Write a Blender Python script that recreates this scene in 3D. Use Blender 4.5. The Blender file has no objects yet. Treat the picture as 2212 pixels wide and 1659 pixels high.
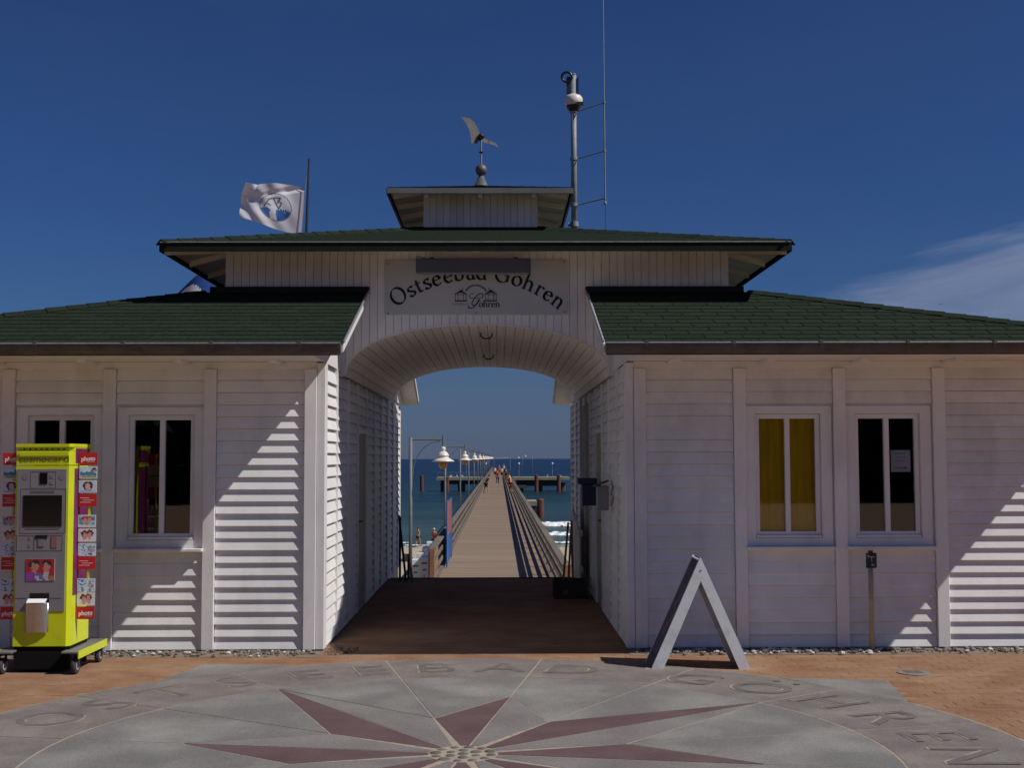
import bpy, math, random
from math import radians as R_, sin, cos, pi, tan, atan2, sqrt, hypot
from mathutils import Vector, Matrix, noise
random.seed(7)
S = bpy.context.scene
COL = S.collection

# ------------------------------------------------------------------ camera
cam = bpy.data.cameras.new('camera'); camo = bpy.data.objects.new('camera', cam); COL.objects.link(camo)
cam.sensor_width = 36; cam.lens = 36*2650/2212; cam.clip_start = .05; cam.clip_end = 30000
pit, yaw, rol = R_(3.466), R_(0.628), R_(-0.15)
Fv = Vector((sin(yaw)*cos(pit), cos(yaw)*cos(pit), sin(pit)))
Rv = Vector((cos(yaw), -sin(yaw), 0)); Uv = Rv.cross(Fv)
R2 = Rv*cos(rol)+Uv*sin(rol); U2 = Uv*cos(rol)-Rv*sin(rol)
m3 = Matrix((R2, U2, -Fv)).transposed()
camo.matrix_world = Matrix.Translation((0, 0, 1.73)) @ m3.to_4x4()
S.camera = camo

# ------------------------------------------------------------------ light
SUN = Vector((1, -.34, 1.17)).normalized()
el = math.asin(SUN.z)
w = bpy.data.worlds.new('World'); S.world = w; w.use_nodes = True
nt = w.node_tree; nt.nodes.clear()
def wn(t, **k):
    n = nt.nodes.new(t)
    for a, b in k.items(): setattr(n, a, b)
    return n
sky = wn('ShaderNodeTexSky'); sky.sky_type = 'NISHITA'; sky.sun_disc = False
sky.sun_elevation = el; sky.sun_rotation = atan2(SUN.x, SUN.y)
sky.altitude = 0; sky.air_density = 1.0; sky.dust_density = .25; sky.ozone_density = 4.0
tc = wn('ShaderNodeTexCoord')
mp = wn('ShaderNodeMapping'); mp.inputs['Scale'].default_value = (2.2, 2.2, 9.0); mp.inputs['Location'].default_value = (.35, .1, .0); mp.inputs['Rotation'].default_value = (0, R_(12), 0)
nz = wn('ShaderNodeTexNoise'); nz.inputs['Scale'].default_value = 1.35; nz.inputs['Detail'].default_value = 9; nz.inputs['Roughness'].default_value = .62; nz.inputs['Distortion'].default_value = .35
rp = wn('ShaderNodeValToRGB'); rp.color_ramp.elements[0].position = .22; rp.color_ramp.elements[1].position = .58
rp.color_ramp.elements[0].color = (0, 0, 0, 1); rp.color_ramp.elements[1].color = (.85, .85, .85, 1)
sep = wn('ShaderNodeSeparateXYZ')
mrx = wn('ShaderNodeMapRange'); mrx.inputs['From Min'].default_value = .12; mrx.inputs['From Max'].default_value = .40; mrx.inputs['To Min'].default_value = .082; mrx.inputs['To Max'].default_value = .172
mrz = wn('ShaderNodeMapRange'); mrz.inputs['From Min'].default_value = .10; mrz.inputs['From Max'].default_value = .20; mlz = wn('ShaderNodeMath', operation='MULTIPLY')
sb_ = wn('ShaderNodeMath', operation='SUBTRACT'); nb_ = wn('ShaderNodeMath', operation='MULTIPLY_ADD'); nb_.inputs[1].default_value = .10; nb_.inputs[2].default_value = -.048
ab_ = wn('ShaderNodeMath', operation='ADD')
mr = wn('ShaderNodeMapRange'); mr.inputs['From Min'].default_value = -.004; mr.inputs['From Max'].default_value = .024; mr.inputs['To Max'].default_value = .95; mr.interpolation_type = 'SMOOTHSTEP'
mu2 = wn('ShaderNodeMath', operation='MULTIPLY')
tint = wn('ShaderNodeMix', data_type='RGBA', blend_type='MULTIPLY'); tint.inputs[0].default_value = 1
tint.inputs[7].default_value = (.265, .455, .82, 1)
mx = wn('ShaderNodeMix', data_type='RGBA'); mx.inputs[7].default_value = (4.3, 5.2, 7.6, 1)
bg = wn('ShaderNodeBackground'); bg.inputs[1].default_value = .05
ow = wn('ShaderNodeOutputWorld')
L = nt.links.new
L(tc.outputs['Generated'], mp.inputs[0]); L(mp.outputs[0], nz.inputs['Vector']); L(nz.outputs[0], rp.inputs[0])
L(tc.outputs['Generated'], sep.inputs[0]); L(sep.outputs[0], mrx.inputs[0]); L(mrx.outputs[0], sb_.inputs[0]); L(sep.outputs[2], sb_.inputs[1]); L(nz.outputs[0], nb_.inputs[0]); L(sb_.outputs[0], ab_.inputs[0]); L(nb_.outputs[0], ab_.inputs[1]); L(ab_.outputs[0], mr.inputs[0])
ad = wn('ShaderNodeMath', operation='MAXIMUM'); ad.inputs[1].default_value = .03
L(sep.outputs[0], mrz.inputs[0]); L(mr.outputs[0], mlz.inputs[0]); L(mrz.outputs[0], mlz.inputs[1]); L(mlz.outputs[0], ad.inputs[0]); L(ad.outputs[0], mu2.inputs[0]); L(rp.outputs[0], mu2.inputs[1])
hzr = wn('ShaderNodeMapRange'); hzr.inputs['From Min'].default_value = .11; hzr.inputs['From Max'].default_value = .0; hzr.inputs['To Max'].default_value = .75
hzm = wn('ShaderNodeMix', data_type='RGBA'); hzm.inputs[7].default_value = (1.68, 2.08, 3.5, 1)
L(sep.outputs[2], hzr.inputs[0]); L(hzr.outputs[0], hzm.inputs[0]); L(tint.outputs[2], hzm.inputs[6])
L(sky.outputs[0], tint.inputs[6]); L(hzm.outputs[2], mx.inputs[6]); L(mu2.outputs[0], mx.inputs[0])
L(mx.outputs[2], bg.inputs[0]); L(bg.outputs[0], ow.inputs[0])

sl = bpy.data.lights.new('sun', 'SUN'); sl.energy = 3.9; sl.angle = R_(.5); sl.color = (1, .96, .915)
so = bpy.data.objects.new('sun', sl); COL.objects.link(so)
so.rotation_euler = SUN.to_track_quat('Z', 'Y').to_euler(); so.location = (20, -8, 30)
S.view_settings.view_transform = 'Standard'; S.view_settings.look = 'None'
S.view_settings.exposure = 0.0; S.view_settings.gamma = 1; S.view_settings.use_curve_mapping = False

# ------------------------------------------------------------------ materials
def mat(name, c, rough=.7, var=.12, vs=6., bump=0., bs=40., metal=0., c2=None, spec=.5, stretch=(1, 1, 1), rnd=0., detail=5, ramp=(.3, .7), dirt=None, speck=0., ss=70.):
    m = bpy.data.materials.new(name); m.use_nodes = True
    t = m.node_tree; p = t.nodes['Principled BSDF']
    p.inputs['Roughness'].default_value = rough; p.inputs['Metallic'].default_value = metal
    p.inputs['Specular IOR Level'].default_value = spec
    co = t.nodes.new('ShaderNodeTexCoord'); mpn = t.nodes.new('ShaderNodeMapping'); mpn.inputs['Scale'].default_value = stretch
    geo = t.nodes.new('ShaderNodeNewGeometry')
    t.links.new(geo.outputs['Position'], mpn.inputs[0])
    n = t.nodes.new('ShaderNodeTexNoise'); n.inputs['Scale'].default_value = vs; n.inputs['Detail'].default_value = detail
    t.links.new(mpn.outputs[0], n.inputs['Vector'])
    rr = t.nodes.new('ShaderNodeValToRGB'); rr.color_ramp.elements[0].position = ramp[0]; rr.color_ramp.elements[1].position = ramp[1]
    if c2 is None:
        a = [max(0, x*(1-var)) for x in c]; b = [min(1, x*(1+var)) for x in c]
    else: a, b = c, c2
    rr.color_ramp.elements[0].color = (*a, 1); rr.color_ramp.elements[1].color = (*b, 1)
    t.links.new(n.outputs[0], rr.inputs[0])
    out = rr.outputs[0]
    if speck:
        ns = t.nodes.new('ShaderNodeTexNoise'); ns.inputs['Scale'].default_value = ss; ns.inputs['Detail'].default_value = 3; ns.inputs['Roughness'].default_value = .8
        t.links.new(mpn.outputs[0], ns.inputs['Vector'])
        sm = t.nodes.new('ShaderNodeMapRange'); sm.inputs['From Min'].default_value = .3; sm.inputs['From Max'].default_value = .7; sm.inputs['To Min'].default_value = 1-speck; sm.inputs['To Max'].default_value = 1+speck
        t.links.new(ns.outputs[0], sm.inputs[0]); sv = t.nodes.new('ShaderNodeVectorMath'); sv.operation = 'SCALE'
        t.links.new(out, sv.inputs[0]); t.links.new(sm.outputs[0], sv.inputs['Scale']); out = sv.outputs[0]
    if dirt:
        md = t.nodes.new('ShaderNodeMapping'); md.inputs['Scale'].default_value = dirt[3]; t.links.new(geo.outputs['Position'], md.inputs[0])
        nd = t.nodes.new('ShaderNodeTexNoise'); nd.inputs['Scale'].default_value = dirt[2]; nd.inputs['Detail'].default_value = 8; nd.inputs['Roughness'].default_value = .65
        t.links.new(md.outputs[0], nd.inputs['Vector'])
        dm_ = t.nodes.new('ShaderNodeMapRange'); dm_.inputs['From Min'].default_value = .50; dm_.inputs['From Max'].default_value = .72; dm_.inputs['To Max'].default_value = dirt[1]
        t.links.new(nd.outputs[0], dm_.inputs[0]); dx = t.nodes.new('ShaderNodeMix'); dx.data_type = 'RGBA'; dx.inputs[7].default_value = (*dirt[0], 1)
        t.links.new(dm_.outputs[0], dx.inputs[0]); t.links.new(out, dx.inputs[6]); out = dx.outputs[2]
    if rnd:
        oi = t.nodes.new('ShaderNodeObjectInfo'); mm = t.nodes.new('ShaderNodeMapRange')
        mm.inputs['To Min'].default_value = 1-rnd; mm.inputs['To Max'].default_value = 1+rnd
        t.links.new(oi.outputs['Random'], mm.inputs[0])
        vm = t.nodes.new('ShaderNodeVectorMath'); vm.operation = 'SCALE'
        t.links.new(out, vm.inputs[0]); t.links.new(mm.outputs[0], vm.inputs['Scale']); out = vm.outputs[0]
    t.links.new(out, p.inputs['Base Color'])
    if bump:
        nb = t.nodes.new('ShaderNodeTexNoise'); nb.inputs['Scale'].default_value = bs; nb.inputs['Detail'].default_value = 4
        t.links.new(mpn.outputs[0], nb.inputs['Vector'])
        bn = t.nodes.new('ShaderNodeBump'); bn.inputs['Strength'].default_value = bump; bn.inputs['Distance'].default_value = .01
        t.links.new(nb.outputs[0], bn.inputs['Height']); t.links.new(bn.outputs[0], p.inputs['Normal'])
    return m
def print_mat(name, rough=.5):
    m = bpy.data.materials.new(name); m.use_nodes = True; t = m.node_tree; p = t.nodes['Principled BSDF']
    a = t.nodes.new('ShaderNodeVertexColor'); a.layer_name = 'Col'; t.links.new(a.outputs[0], p.inputs['Base Color'])
    p.inputs['Roughness'].default_value = rough
    return m
def glass_mat(name, tintc=(1, 1, 1)):
    m = bpy.data.materials.new(name); m.use_nodes = True; t = m.node_tree; t.nodes.clear()
    o = t.nodes.new('ShaderNodeOutputMaterial'); g = t.nodes.new('ShaderNodeBsdfGlossy'); g.inputs['Roughness'].default_value = .015
    tr = t.nodes.new('ShaderNodeBsdfTransparent'); tr.inputs[0].default_value = (*tintc, 1)
    f = t.nodes.new('ShaderNodeFresnel'); f.inputs[0].default_value = 1.5
    ml = t.nodes.new('ShaderNodeMath'); ml.operation = 'MULTIPLY'; ml.inputs[1].default_value = 3.0
    x = t.nodes.new('ShaderNodeMixShader'); t.links.new(f.outputs[0], ml.inputs[0]); t.links.new(ml.outputs[0], x.inputs[0])
    t.links.new(tr.outputs[0], x.inputs[1]); t.links.new(g.outputs[0], x.inputs[2]); t.links.new(x.outputs[0], o.inputs[0])
    return m
M = dict(
 white=mat('white_paint', (.80, .785, .77), .5, .055, 3.5, .12, 60, rnd=.04, dirt=((.40, .37, .33), .42, 1.7, (1, 1, .45))),
 white2=mat('white_trim', (.79, .77, .755), .45, .04, 4, .06, 60, rnd=.03, dirt=((.42, .38, .34), .40, 2.2, (1, 1, .3))),
 cream=mat('soffit_paint', (.74, .68, .62), .6, .08, 5, .08, 50, rnd=.05),
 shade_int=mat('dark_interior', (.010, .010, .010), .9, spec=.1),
 shingle=mat('green_shingle', (.0175, .0275, .0165), .95, .22, 30, .4, 300, rnd=.12, spec=.12, speck=.35, ss=60),
 roofedge=mat('dark_roof_edge', (.016, .021, .015), .9, .2, 20, spec=.1),
 bitumen=mat('bitumen', (.008, .01, .012), .8, .2, 20),
 gutter=mat('weathered_gutter', (.105, .086, .078), .6, .22, 6, metal=.2, dirt=((.02, .018, .016), .6, 5, (1, 1, 3))),
 zinc=mat('zinc', (.33, .35, .36), .4, .1, 14, metal=.6),
 galv=mat('galvanised_steel', (.23, .26, .28), .6, .15, 14, metal=.1),
 gutedge=mat('zinc_edge', (.42, .44, .45), .35, .2, 30, metal=.6),
 dark=mat('dark_metal', (.018, .019, .022), .5, .2, 14),
 black=mat('black_plastic', (.006, .006, .007), .35, .1, 14),
 navy=mat('navy_lettering', (.010, .012, .035), .5, .05),
 greyprint=mat('grey_print', (.25, .25, .27), .6, .05),
 signw=mat('sign_board_white', (.52, .51, .50), .45, .04, 2.5),
 lampgrey=mat('lamp_housing_grey', (.075, .085, .11), .5, .08, 3),
 glass=glass_mat('window_glass'),
 curtain=mat('yellow_curtain', (.80, .54, .014), .8, .12, 3, .0, stretch=(6, 1, .6)),
 doorw=mat('door_paint', (.36, .34, .32), .6, .08, 5, .08, 40),
 tfascia=mat('grey_fascia', (.15, .155, .155), .6, .15, 5), plank=mat('weathered_planks', (.26, .23, .20), .7, .12, 6, .1, 40, rnd=.06),
 paver=mat('clay_paver', (.24, .112, .054), .9, .20, 2.2, .35, 130, c2=(.30, .172, .096), rnd=.05, ramp=(.35, .65), speck=.22, ss=45, dirt=((.34, .23, .14), .55, 1.1, (1, 1, 1))),
 pavsand=mat('sandy_joint', (.29, .175, .10), .95, .15, 22, .3, 160),
 granite=mat('grey_granite', (.164, .156, .144), .85, .2, 1.7, .2, 180, c2=(.30, .285, .26), rnd=.04, detail=10, ramp=(.42, .80), speck=.30),
 ringst=mat('brown_grey_stone', (.140, .118, .112), .85, .2, 2.2, .2, 180, c2=(.225, .190, .170), rnd=.05, detail=9, speck=.30, dirt=((.33, .28, .21), .45, 2.6, (1, 1, 1))),
 kite=mat('pinkish_grey_stone', (.160, .142, .134), .85, .2, 2.0, .2, 180, c2=(.225, .205, .19), rnd=.04, detail=9, speck=.28),
 redst=mat('dark_red_stone', (.095, .052, .054), .85, .2, 3, .2, 180, c2=(.13, .078, .078), rnd=.04, detail=9, speck=.25),
 inlay=mat('letter_inlay', (.115, .100, .094), .85, .15, 6, .2, 100, c2=(.18, .155, .142)), lsand=mat('letter_sand', (.15, .13, .12), .9, .1, 5, .2, 90, c2=(.36, .30, .21), ramp=(.35, .55)),
 sand=mat('sand_fill', (.36, .30, .22), .95, .2, 14, .3, 120),
 cobble=mat('cobble', (.125, .112, .098), .85, .2, 14, .3, 100, rnd=.2),
 dirt=mat('sandy_dirt', (.20, .155, .115), .95, .3, 14, .5, 90),
 pebw=mat('white_pebble', (.60, .57, .54), .8, .1, 30),
 pebg=mat('grey_pebble', (.22, .20, .18), .8, .2, 30),
 pebb=mat('brown_pebble', (.13, .095, .07), .8, .2, 30),
 beach=mat('beach_sand', (.46, .37, .26), .95, .10, .8, .5, 3),
 deck=mat('grey_deck_wood', (.255, .185, .130), .85, .16, .9, .3, 6, stretch=(.4, 5, 1), rnd=.07),
 rail=mat('weathered_rail_wood', (.155, .130, .100), .85, .2, 5, .2, 30, rnd=.08),
 railn=mat('brown_new_wood', (.27, .145, .075), .8, .2, 8),
 stick=mat('broom_wood', (.20, .13, .075), .7, .2, 8),
 crate=mat('dark_crate', (.035, .028, .024), .8, .3, 8),
 yel=mat('yellow_lacquer', (.60, .66, .010), .32, .03, 4, .03, 30, dirt=((.30, .32, .03), .35, 7, (1, 1, .5))),
 yeld=mat('yellow_lettering', (.15, .17, .01), .5, .03, 4),
 panel=mat('grey_machine_panel', (.23, .22, .23), .42, .05, 3, metal=.15),
 panelline=mat('panel_print', (.20, .17, .175), .5, .05, 3),
 steel=mat('brushed_steel', (.52, .50, .48), .28, .06, 20, metal=.9),
 screen=mat('dark_screen', (.006, .006, .007), .12, .05),
 red=mat('red_print', (.55, .018, .02), .45, .04, 3),
 magenta=mat('magenta_panel', (.16, .02, .09), .45, .3, 9),
 rubber=mat('rubber', (.035, .034, .036), .7, .1),
 hub=mat('caster_hub', (.33, .34, .36), .5, .1),
 platet=mat('grey_plate', (.16, .15, .15), .6, .1),
 blueb=mat('dark_blue_box', (.006, .010, .045), .45, .1),
 greyb=mat('grey_letterbox', (.20, .20, .21), .45, .1),
 marker=mat('dark_marker', (.008, .022, .035), .45, .1),
 postw=mat('ochre_post', (.46, .37, .24), .6, .1),
 aluw=mat('white_board_frame', (.72, .72, .73), .45, .04, 5, dirt=((.30, .28, .26), .4, 9, (1, 1, 1))),
 lamppost=mat('grey_lamp_post', (.14, .15, .16), .6, .1), shadew=mat('lamp_shade_white', (.72, .68, .62), .4, .05),
 amber=mat('amber_lamp_glass', (.42, .20, .045), .3, .05),
 globe=mat('white_globe', (.85, .85, .85), .3, .02),
 rust=mat('rusty_red_pile', (.13, .045, .035), .8, .3, 1.2),
 conc=mat('platform_concrete', (.30, .27, .20), .85, .2, .6),
 concd=mat('dark_beam', (.05, .05, .045), .85, .2, .6),
 foam=mat('sea_foam', (.82, .84, .85), .9, .1, 3, .8, 6),
 blue=mat('blue_sign_paint', (.012, .085, .30), .5, .05),
 ltblue=mat('pale_blue_paint', (.20, .42, .68), .5, .05),
 redw=mat('faded_red_print', (.30, .08, .075), .5, .2, 9),
 skin=mat('skin', (.50, .26, .17), .6, .05), skin2=mat('tanned_skin', (.36, .16, .09), .6, .05),
 hair=mat('dark_hair', (.03, .018, .012), .7, .1), hairw=mat('white_hair', (.6, .58, .55), .8, .1), hairr=mat('red_brown_hair', (.12, .03, .015), .7, .1),
 cw=mat('white_cloth', (.68, .68, .70), .9, .05), cr=mat('red_cloth', (.50, .02, .018), .9, .05), cb=mat('black_cloth', (.012, .012, .015), .9, .05),
 cj=mat('blue_jeans', (.05, .075, .12), .9, .1), co=mat('orange_cloth', (.55, .14, .07), .9, .05), cdr=mat('dark_red_cloth', (.26, .012, .014), .9, .05), cgr=mat('green_cloth', (.10, .16, .09), .9, .05),
 gull=mat('gull_white', (.72, .72, .72), .8, .03),
 vane=mat('tarnished_vane', (.13, .125, .11), .7, .15, 9),
 copper=mat('weathered_copper', (.12, .12, .12), .6, .2, 14, metal=.4),
 prt=print_mat('printed_picture', .45), cloth=print_mat('flag_cloth', .85),
 leaf=mat('dark_leaves', (.018, .035, .012), .8, .4, .7), bark=mat('bark', (.04, .03, .022), .9),
)
def sea_mat():
    m = bpy.data.materials.new('sea_water'); m.use_nodes = True; t = m.node_tree; p = t.nodes['Principled BSDF']
    g = t.nodes.new('ShaderNodeNewGeometry'); sp = t.nodes.new('ShaderNodeSeparateXYZ'); t.links.new(g.outputs['Position'], sp.inputs[0])
    mr = t.nodes.new('ShaderNodeMapRange'); mr.inputs['From Min'].default_value = 100; mr.inputs['From Max'].default_value = 900
    t.links.new(sp.outputs[1], mr.inputs[0])
    r = t.nodes.new('ShaderNodeValToRGB'); e = r.color_ramp.elements
    e[0].position = 0; e[0].color = (.050, .085, .072, 1); e[1].position = 1; e[1].color = (.005, .015, .040, 1)
    x = e.new(.12); x.color = (.012, .040, .040, 1); x = e.new(.45); x.color = (.006, .021, .040, 1)
    t.links.new(mr.outputs[0], r.inputs[0])
    # patches of lighter water
    mpn = t.nodes.new('ShaderNodeMapping'); mpn.inputs['Scale'].default_value = (.02, .09, 1); t.links.new(g.outputs['Position'], mpn.inputs[0])
    n1 = t.nodes.new('ShaderNodeTexNoise'); n1.inputs['Scale'].default_value = 1; n1.inputs['Detail'].default_value = 6; t.links.new(mpn.outputs[0], n1.inputs['Vector'])
    mm = t.nodes.new('ShaderNodeMapRange'); mm.inputs['From Min'].default_value = .3; mm.inputs['From Max'].default_value = .7; mm.inputs['To Min'].default_value = .65; mm.inputs['To Max'].default_value = 1.5
    t.links.new(n1.outputs[0], mm.inputs[0]); vm = t.nodes.new('ShaderNodeVectorMath'); vm.operation = 'SCALE'
    t.links.new(r.outputs[0], vm.inputs[0]); t.links.new(mm.outputs[0], vm.inputs['Scale']); t.links.new(vm.outputs[0], p.inputs['Base Color'])
    p.inputs['Roughness'].default_value = .28; p.inputs['Specular IOR Level'].default_value = .25
    m2 = t.nodes.new('ShaderNodeMapping'); m2.inputs['Scale'].default_value = (.25, 1, 1); t.links.new(g.outputs['Position'], m2.inputs[0])
    n2 = t.nodes.new('ShaderNodeTexNoise'); n2.inputs['Scale'].default_value = .55; n2.inputs['Detail'].default_value = 8; n2.inputs['Roughness'].default_value = .6; t.links.new(m2.outputs[0], n2.inputs['Vector'])
    b = t.nodes.new('ShaderNodeBump'); b.inputs['Strength'].default_value = 1; b.inputs['Distance'].default_value = 1.4
    t.links.new(n2.outputs[0], b.inputs['Height']); t.links.new(b.outputs[0], p.inputs['Normal'])
    return m
M['sea'] = sea_mat()

# ------------------------------------------------------------------ mesh helpers
class MB:
    def __init__(s): s.v = []; s.f = []; s.c = []; s.m = []; s.mi = 0
    def add(s, vs, fs, col=None):
        b = len(s.v); s.v += [tuple(v) for v in vs]
        for f in fs: s.f.append([b+i for i in f]); s.c.append(col); s.m.append(s.mi)
        return s
    def box(s, x0, x1, y0, y1, z0, z1):
        return s.add([(x0,y0,z0),(x1,y0,z0),(x1,y1,z0),(x0,y1,z0),(x0,y0,z1),(x1,y0,z1),(x1,y1,z1),(x0,y1,z1)],
            [(0,3,2,1),(4,5,6,7),(0,1,5,4),(1,2,6,5),(2,3,7,6),(3,0,4,7)])
    def bbox(s, x0, x1, y0, y1, z0, z1, b):
        # box with chamfered vertical/horizontal edges
        vs = []; 
        for sx, X in ((1, x0), (-1, x1)):
            for sy, Y in ((1, y0), (-1, y1)):
                for sz, Z in ((1, z0), (-1, z1)):
                    vs += [(X, Y+sy*b, Z+sz*b), (X+sx*b, Y, Z+sz*b), (X+sx*b, Y+sy*b, Z)]
        def I(i, j, k, a): return (i*4+j*2+k)*3+a
        fs = [(I(0,0,0,0),I(0,0,1,0),I(0,1,1,0),I(0,1,0,0)), (I(1,0,0,0),I(1,1,0,0),I(1,1,1,0),I(1,0,1,0)),
              (I(0,0,0,1),I(1,0,0,1),I(1,0,1,1),I(0,0,1,1)), (I(0,1,0,1),I(0,1,1,1),I(1,1,1,1),I(1,1,0,1)),
              (I(0,0,0,2),I(0,1,0,2),I(1,1,0,2),I(1,0,0,2)), (I(0,0,1,2),I(1,0,1,2),I(1,1,1,2),I(0,1,1,2))]
        for j in (0,1):
            for k in (0,1): fs.append((I(0,j,k,1),I(0,j,k,2),I(1,j,k,2),I(1,j,k,1)))
        for i in (0,1):
            for k in (0,1): fs.append((I(i,0,k,0),I(i,1,k,0),I(i,1,k,2),I(i,0,k,2)))
            for j in (0,1): fs.append((I(i,j,0,0),I(i,j,1,0),I(i,j,1,1),I(i,j,0,1)))
            for j in (0,1):
                for k in (0,1): fs.append((I(i,j,k,0),I(i,j,k,1),I(i,j,k,2)))
        return s.add(vs, fs)
    def hexa(s, lo, hi):   # two quads with the same winding
        return s.add(list(lo)+list(hi), [(3,2,1,0),(4,5,6,7),(0,1,5,4),(1,2,6,5),(2,3,7,6),(3,0,4,7)])
    def prism(s, poly, d):  # poly: 3d points, d: offset vector
        n = len(poly); d = Vector(d); a = [Vector(p) for p in poly]; b = [p+d for p in a]
        return s.add(a+b, [tuple(range(n))[::-1], tuple(range(n, 2*n))]+[(i, (i+1) % n, n+(i+1) % n, n+i) for i in range(n)])
    def tube(s, pts, r, n=10, cap=True):
        pts = [Vector(p) for p in pts]; k = len(pts); rs = r if isinstance(r, (list, tuple)) else [r]*k
        up = None; vs = []
        for i, p in enumerate(pts):
            d = (pts[min(i+1, k-1)]-pts[max(i-1, 0)]).normalized()
            if up is None: up = d.orthogonal().normalized()
            x = (up-d*up.dot(d)).normalized(); up = x; y = d.cross(x)
            vs += [p+(x*cos(2*pi*j/n)+y*sin(2*pi*j/n))*rs[i] for j in range(n)]
        fs = [(i*n+j, i*n+(j+1) % n, (i+1)*n+(j+1) % n, (i+1)*n+j) for i in range(k-1) for j in range(n)]
        if cap: fs += [tuple(range(n))[::-1], tuple(range((k-1)*n, k*n))]
        return s.add(vs, fs)
    def lathe(s, prof, c=(0, 0, 0), n=20):
        vs = []; k = len(prof)
        for r, z in prof: vs += [(c[0]+r*cos(2*pi*j/n), c[1]+r*sin(2*pi*j/n), c[2]+z) for j in range(n)]
        fs = [(i*n+j, i*n+(j+1) % n, (i+1)*n+(j+1) % n, (i+1)*n+j) for i in range(k-1) for j in range(n)]
        fs += [tuple(range(n))[::-1], tuple(range((k-1)*n, k*n))]
        return s.add(vs, fs)
    def ball(s, c, r, n=12, sc=(1, 1, 1)):
        k = max(4, n//2)
        vs = []; 
        for i in range(1, k):
            a = pi*i/k
            vs += [(c[0]+r*sc[0]*sin(a)*cos(2*pi*j/n), c[1]+r*sc[1]*sin(a)*sin(2*pi*j/n), c[2]-r*sc[2]*cos(a)) for j in range(n)]
        b = len(vs); vs += [(c[0], c[1], c[2]-r*sc[2]), (c[0], c[1], c[2]+r*sc[2])]
        fs = [(i*n+j, i*n+(j+1) % n, (i+1)*n+(j+1) % n, (i+1)*n+j) for i in range(k-2) for j in range(n)]
        fs += [(b, (j+1) % n, j) for j in range(n)]+[(b+1, (k-2)*n+j, (k-2)*n+(j+1) % n) for j in range(n)]
        return s.add(vs, fs)
    def mesh(s, name, mats, off=(0, 0, 0), smooth=False):
        me = bpy.data.meshes.new(name)
        me.from_pydata([(v[0]-off[0], v[1]-off[1], v[2]-off[2]) for v in s.v], [], s.f)
        for m_ in (mats if isinstance(mats, (list, tuple)) else [mats]): me.materials.append(m_)
        for p, i in zip(me.polygons, s.m): p.material_index = i; p.use_smooth = smooth
        if any(c is not None for c in s.c):
            ca = me.color_attributes.new('Col', 'FLOAT_COLOR', 'CORNER')
            for p, c in zip(me.polygons, s.c):
                for li in p.loop_indices: ca.data[li].color = (*c, 1)
        me.update(); return me
WL = {}
def link(o, parent=None, world=(0, 0, 0)):
    COL.objects.link(o)
    if parent is not None:
        o.parent = parent; pw = WL[parent.name]; o.location = Vector(world)-Vector(pw)
    else: o.location = world
    WL[o.name] = tuple(world); return o
def tag(o, label=None, cat=None, group=None, kind=None):
    for k, v in (('label', label), ('category', cat), ('group', group), ('kind', kind)):
        if v: o[k] = v
    return o
def root(name, loc, label, cat, group=None, kind=None):
    return tag(link(bpy.data.objects.new(name, None), None, loc), label, cat, group, kind)
def part(name, mb, m_, parent=None, smooth=False, kind=None, label=None):
    off = WL[parent.name] if parent is not None else (0, 0, 0)
    o = bpy.data.objects.new(name, mb.mesh(name, m_, off, smooth)); link(o, parent, off)
    return tag(o, label, None, None, kind)
def piece(name, me, parent, loc, rot=(0, 0, 0), sc=(1, 1, 1)):
    o = bpy.data.objects.new(name, me); link(o, parent, loc); o.rotation_euler = rot; o.scale = sc; return o
def thing1(name, mb, m_, loc, label, cat, group=None, kind=None, smooth=False):
    o = bpy.data.objects.new(name, mb.mesh(name, m_, loc, smooth)); link(o, None, loc)
    return tag(o, label, cat, group, kind)
def copy_tree(o, loc, label=None, parent=None):
    c = o.copy(); COL.objects.link(c); c.parent = parent
    if parent is None: c.location = loc
    if label: c['label'] = label
    for ch in o.children: copy_tree(ch, None, None, c)
    return c
def text_mesh(txt, size, bold=0., align='CENTER'):
    cu = bpy.data.curves.new('t', 'FONT'); cu.body = txt; cu.size = size; cu.offset = bold; cu.align_x = align; cu.resolution_u = 4
    o = bpy.data.objects.new('t', cu); COL.objects.link(o); dg = bpy.context.evaluated_depsgraph_get()
    me = bpy.data.meshes.new_from_object(o.evaluated_get(dg)); bpy.data.objects.remove(o)
    vs = [tuple(v.co) for v in me.vertices]; fs = [tuple(p.vertices) for p in me.polygons]
    return vs, fs
def clip(poly, a, b, c):   # keep a*x+b*y+c>=0
    out = []; n = len(poly)
    for i in range(n):
        p, q = poly[i], poly[(i+1) % n]; dp, dq = a*p[0]+b*p[1]+c, a*q[0]+b*q[1]+c
        if dp >= 0: out.append(p)
        if (dp >= 0) != (dq >= 0):
            t = dp/(dp-dq); out.append((p[0]+(q[0]-p[0])*t, p[1]+(q[1]-p[1])*t))
    return out
def inset(poly, d):
    n = len(poly); A = sum(poly[i][0]*poly[(i+1) % n][1]-poly[(i+1) % n][0]*poly[i][1] for i in range(n))
    sg = 1 if A > 0 else -1; out = []
    for i in range(n):
        p0, p1, p2 = poly[i-1], poly[i], poly[(i+1) % n]
        d1 = Vector((p1[0]-p0[0], p1[1]-p0[1])); d2 = Vector((p2[0]-p1[0], p2[1]-p1[1]))
        if d1.length < 1e-6 or d2.length < 1e-6: continue
        d1.normalize(); d2.normalize()
        n1 = Vector((-d1.y, d1.x))*sg; n2 = Vector((-d2.y, d2.x))*sg; b = n1+n2
        k = d/max(.25, b.length_squared/2) ; out.append((p1[0]+b.x*k, p1[1]+b.y*k))
    return out

CX = -.21; CYM = 15.225   # centre of the gateway building
def X(sg, u): return CX+sg*u

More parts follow.
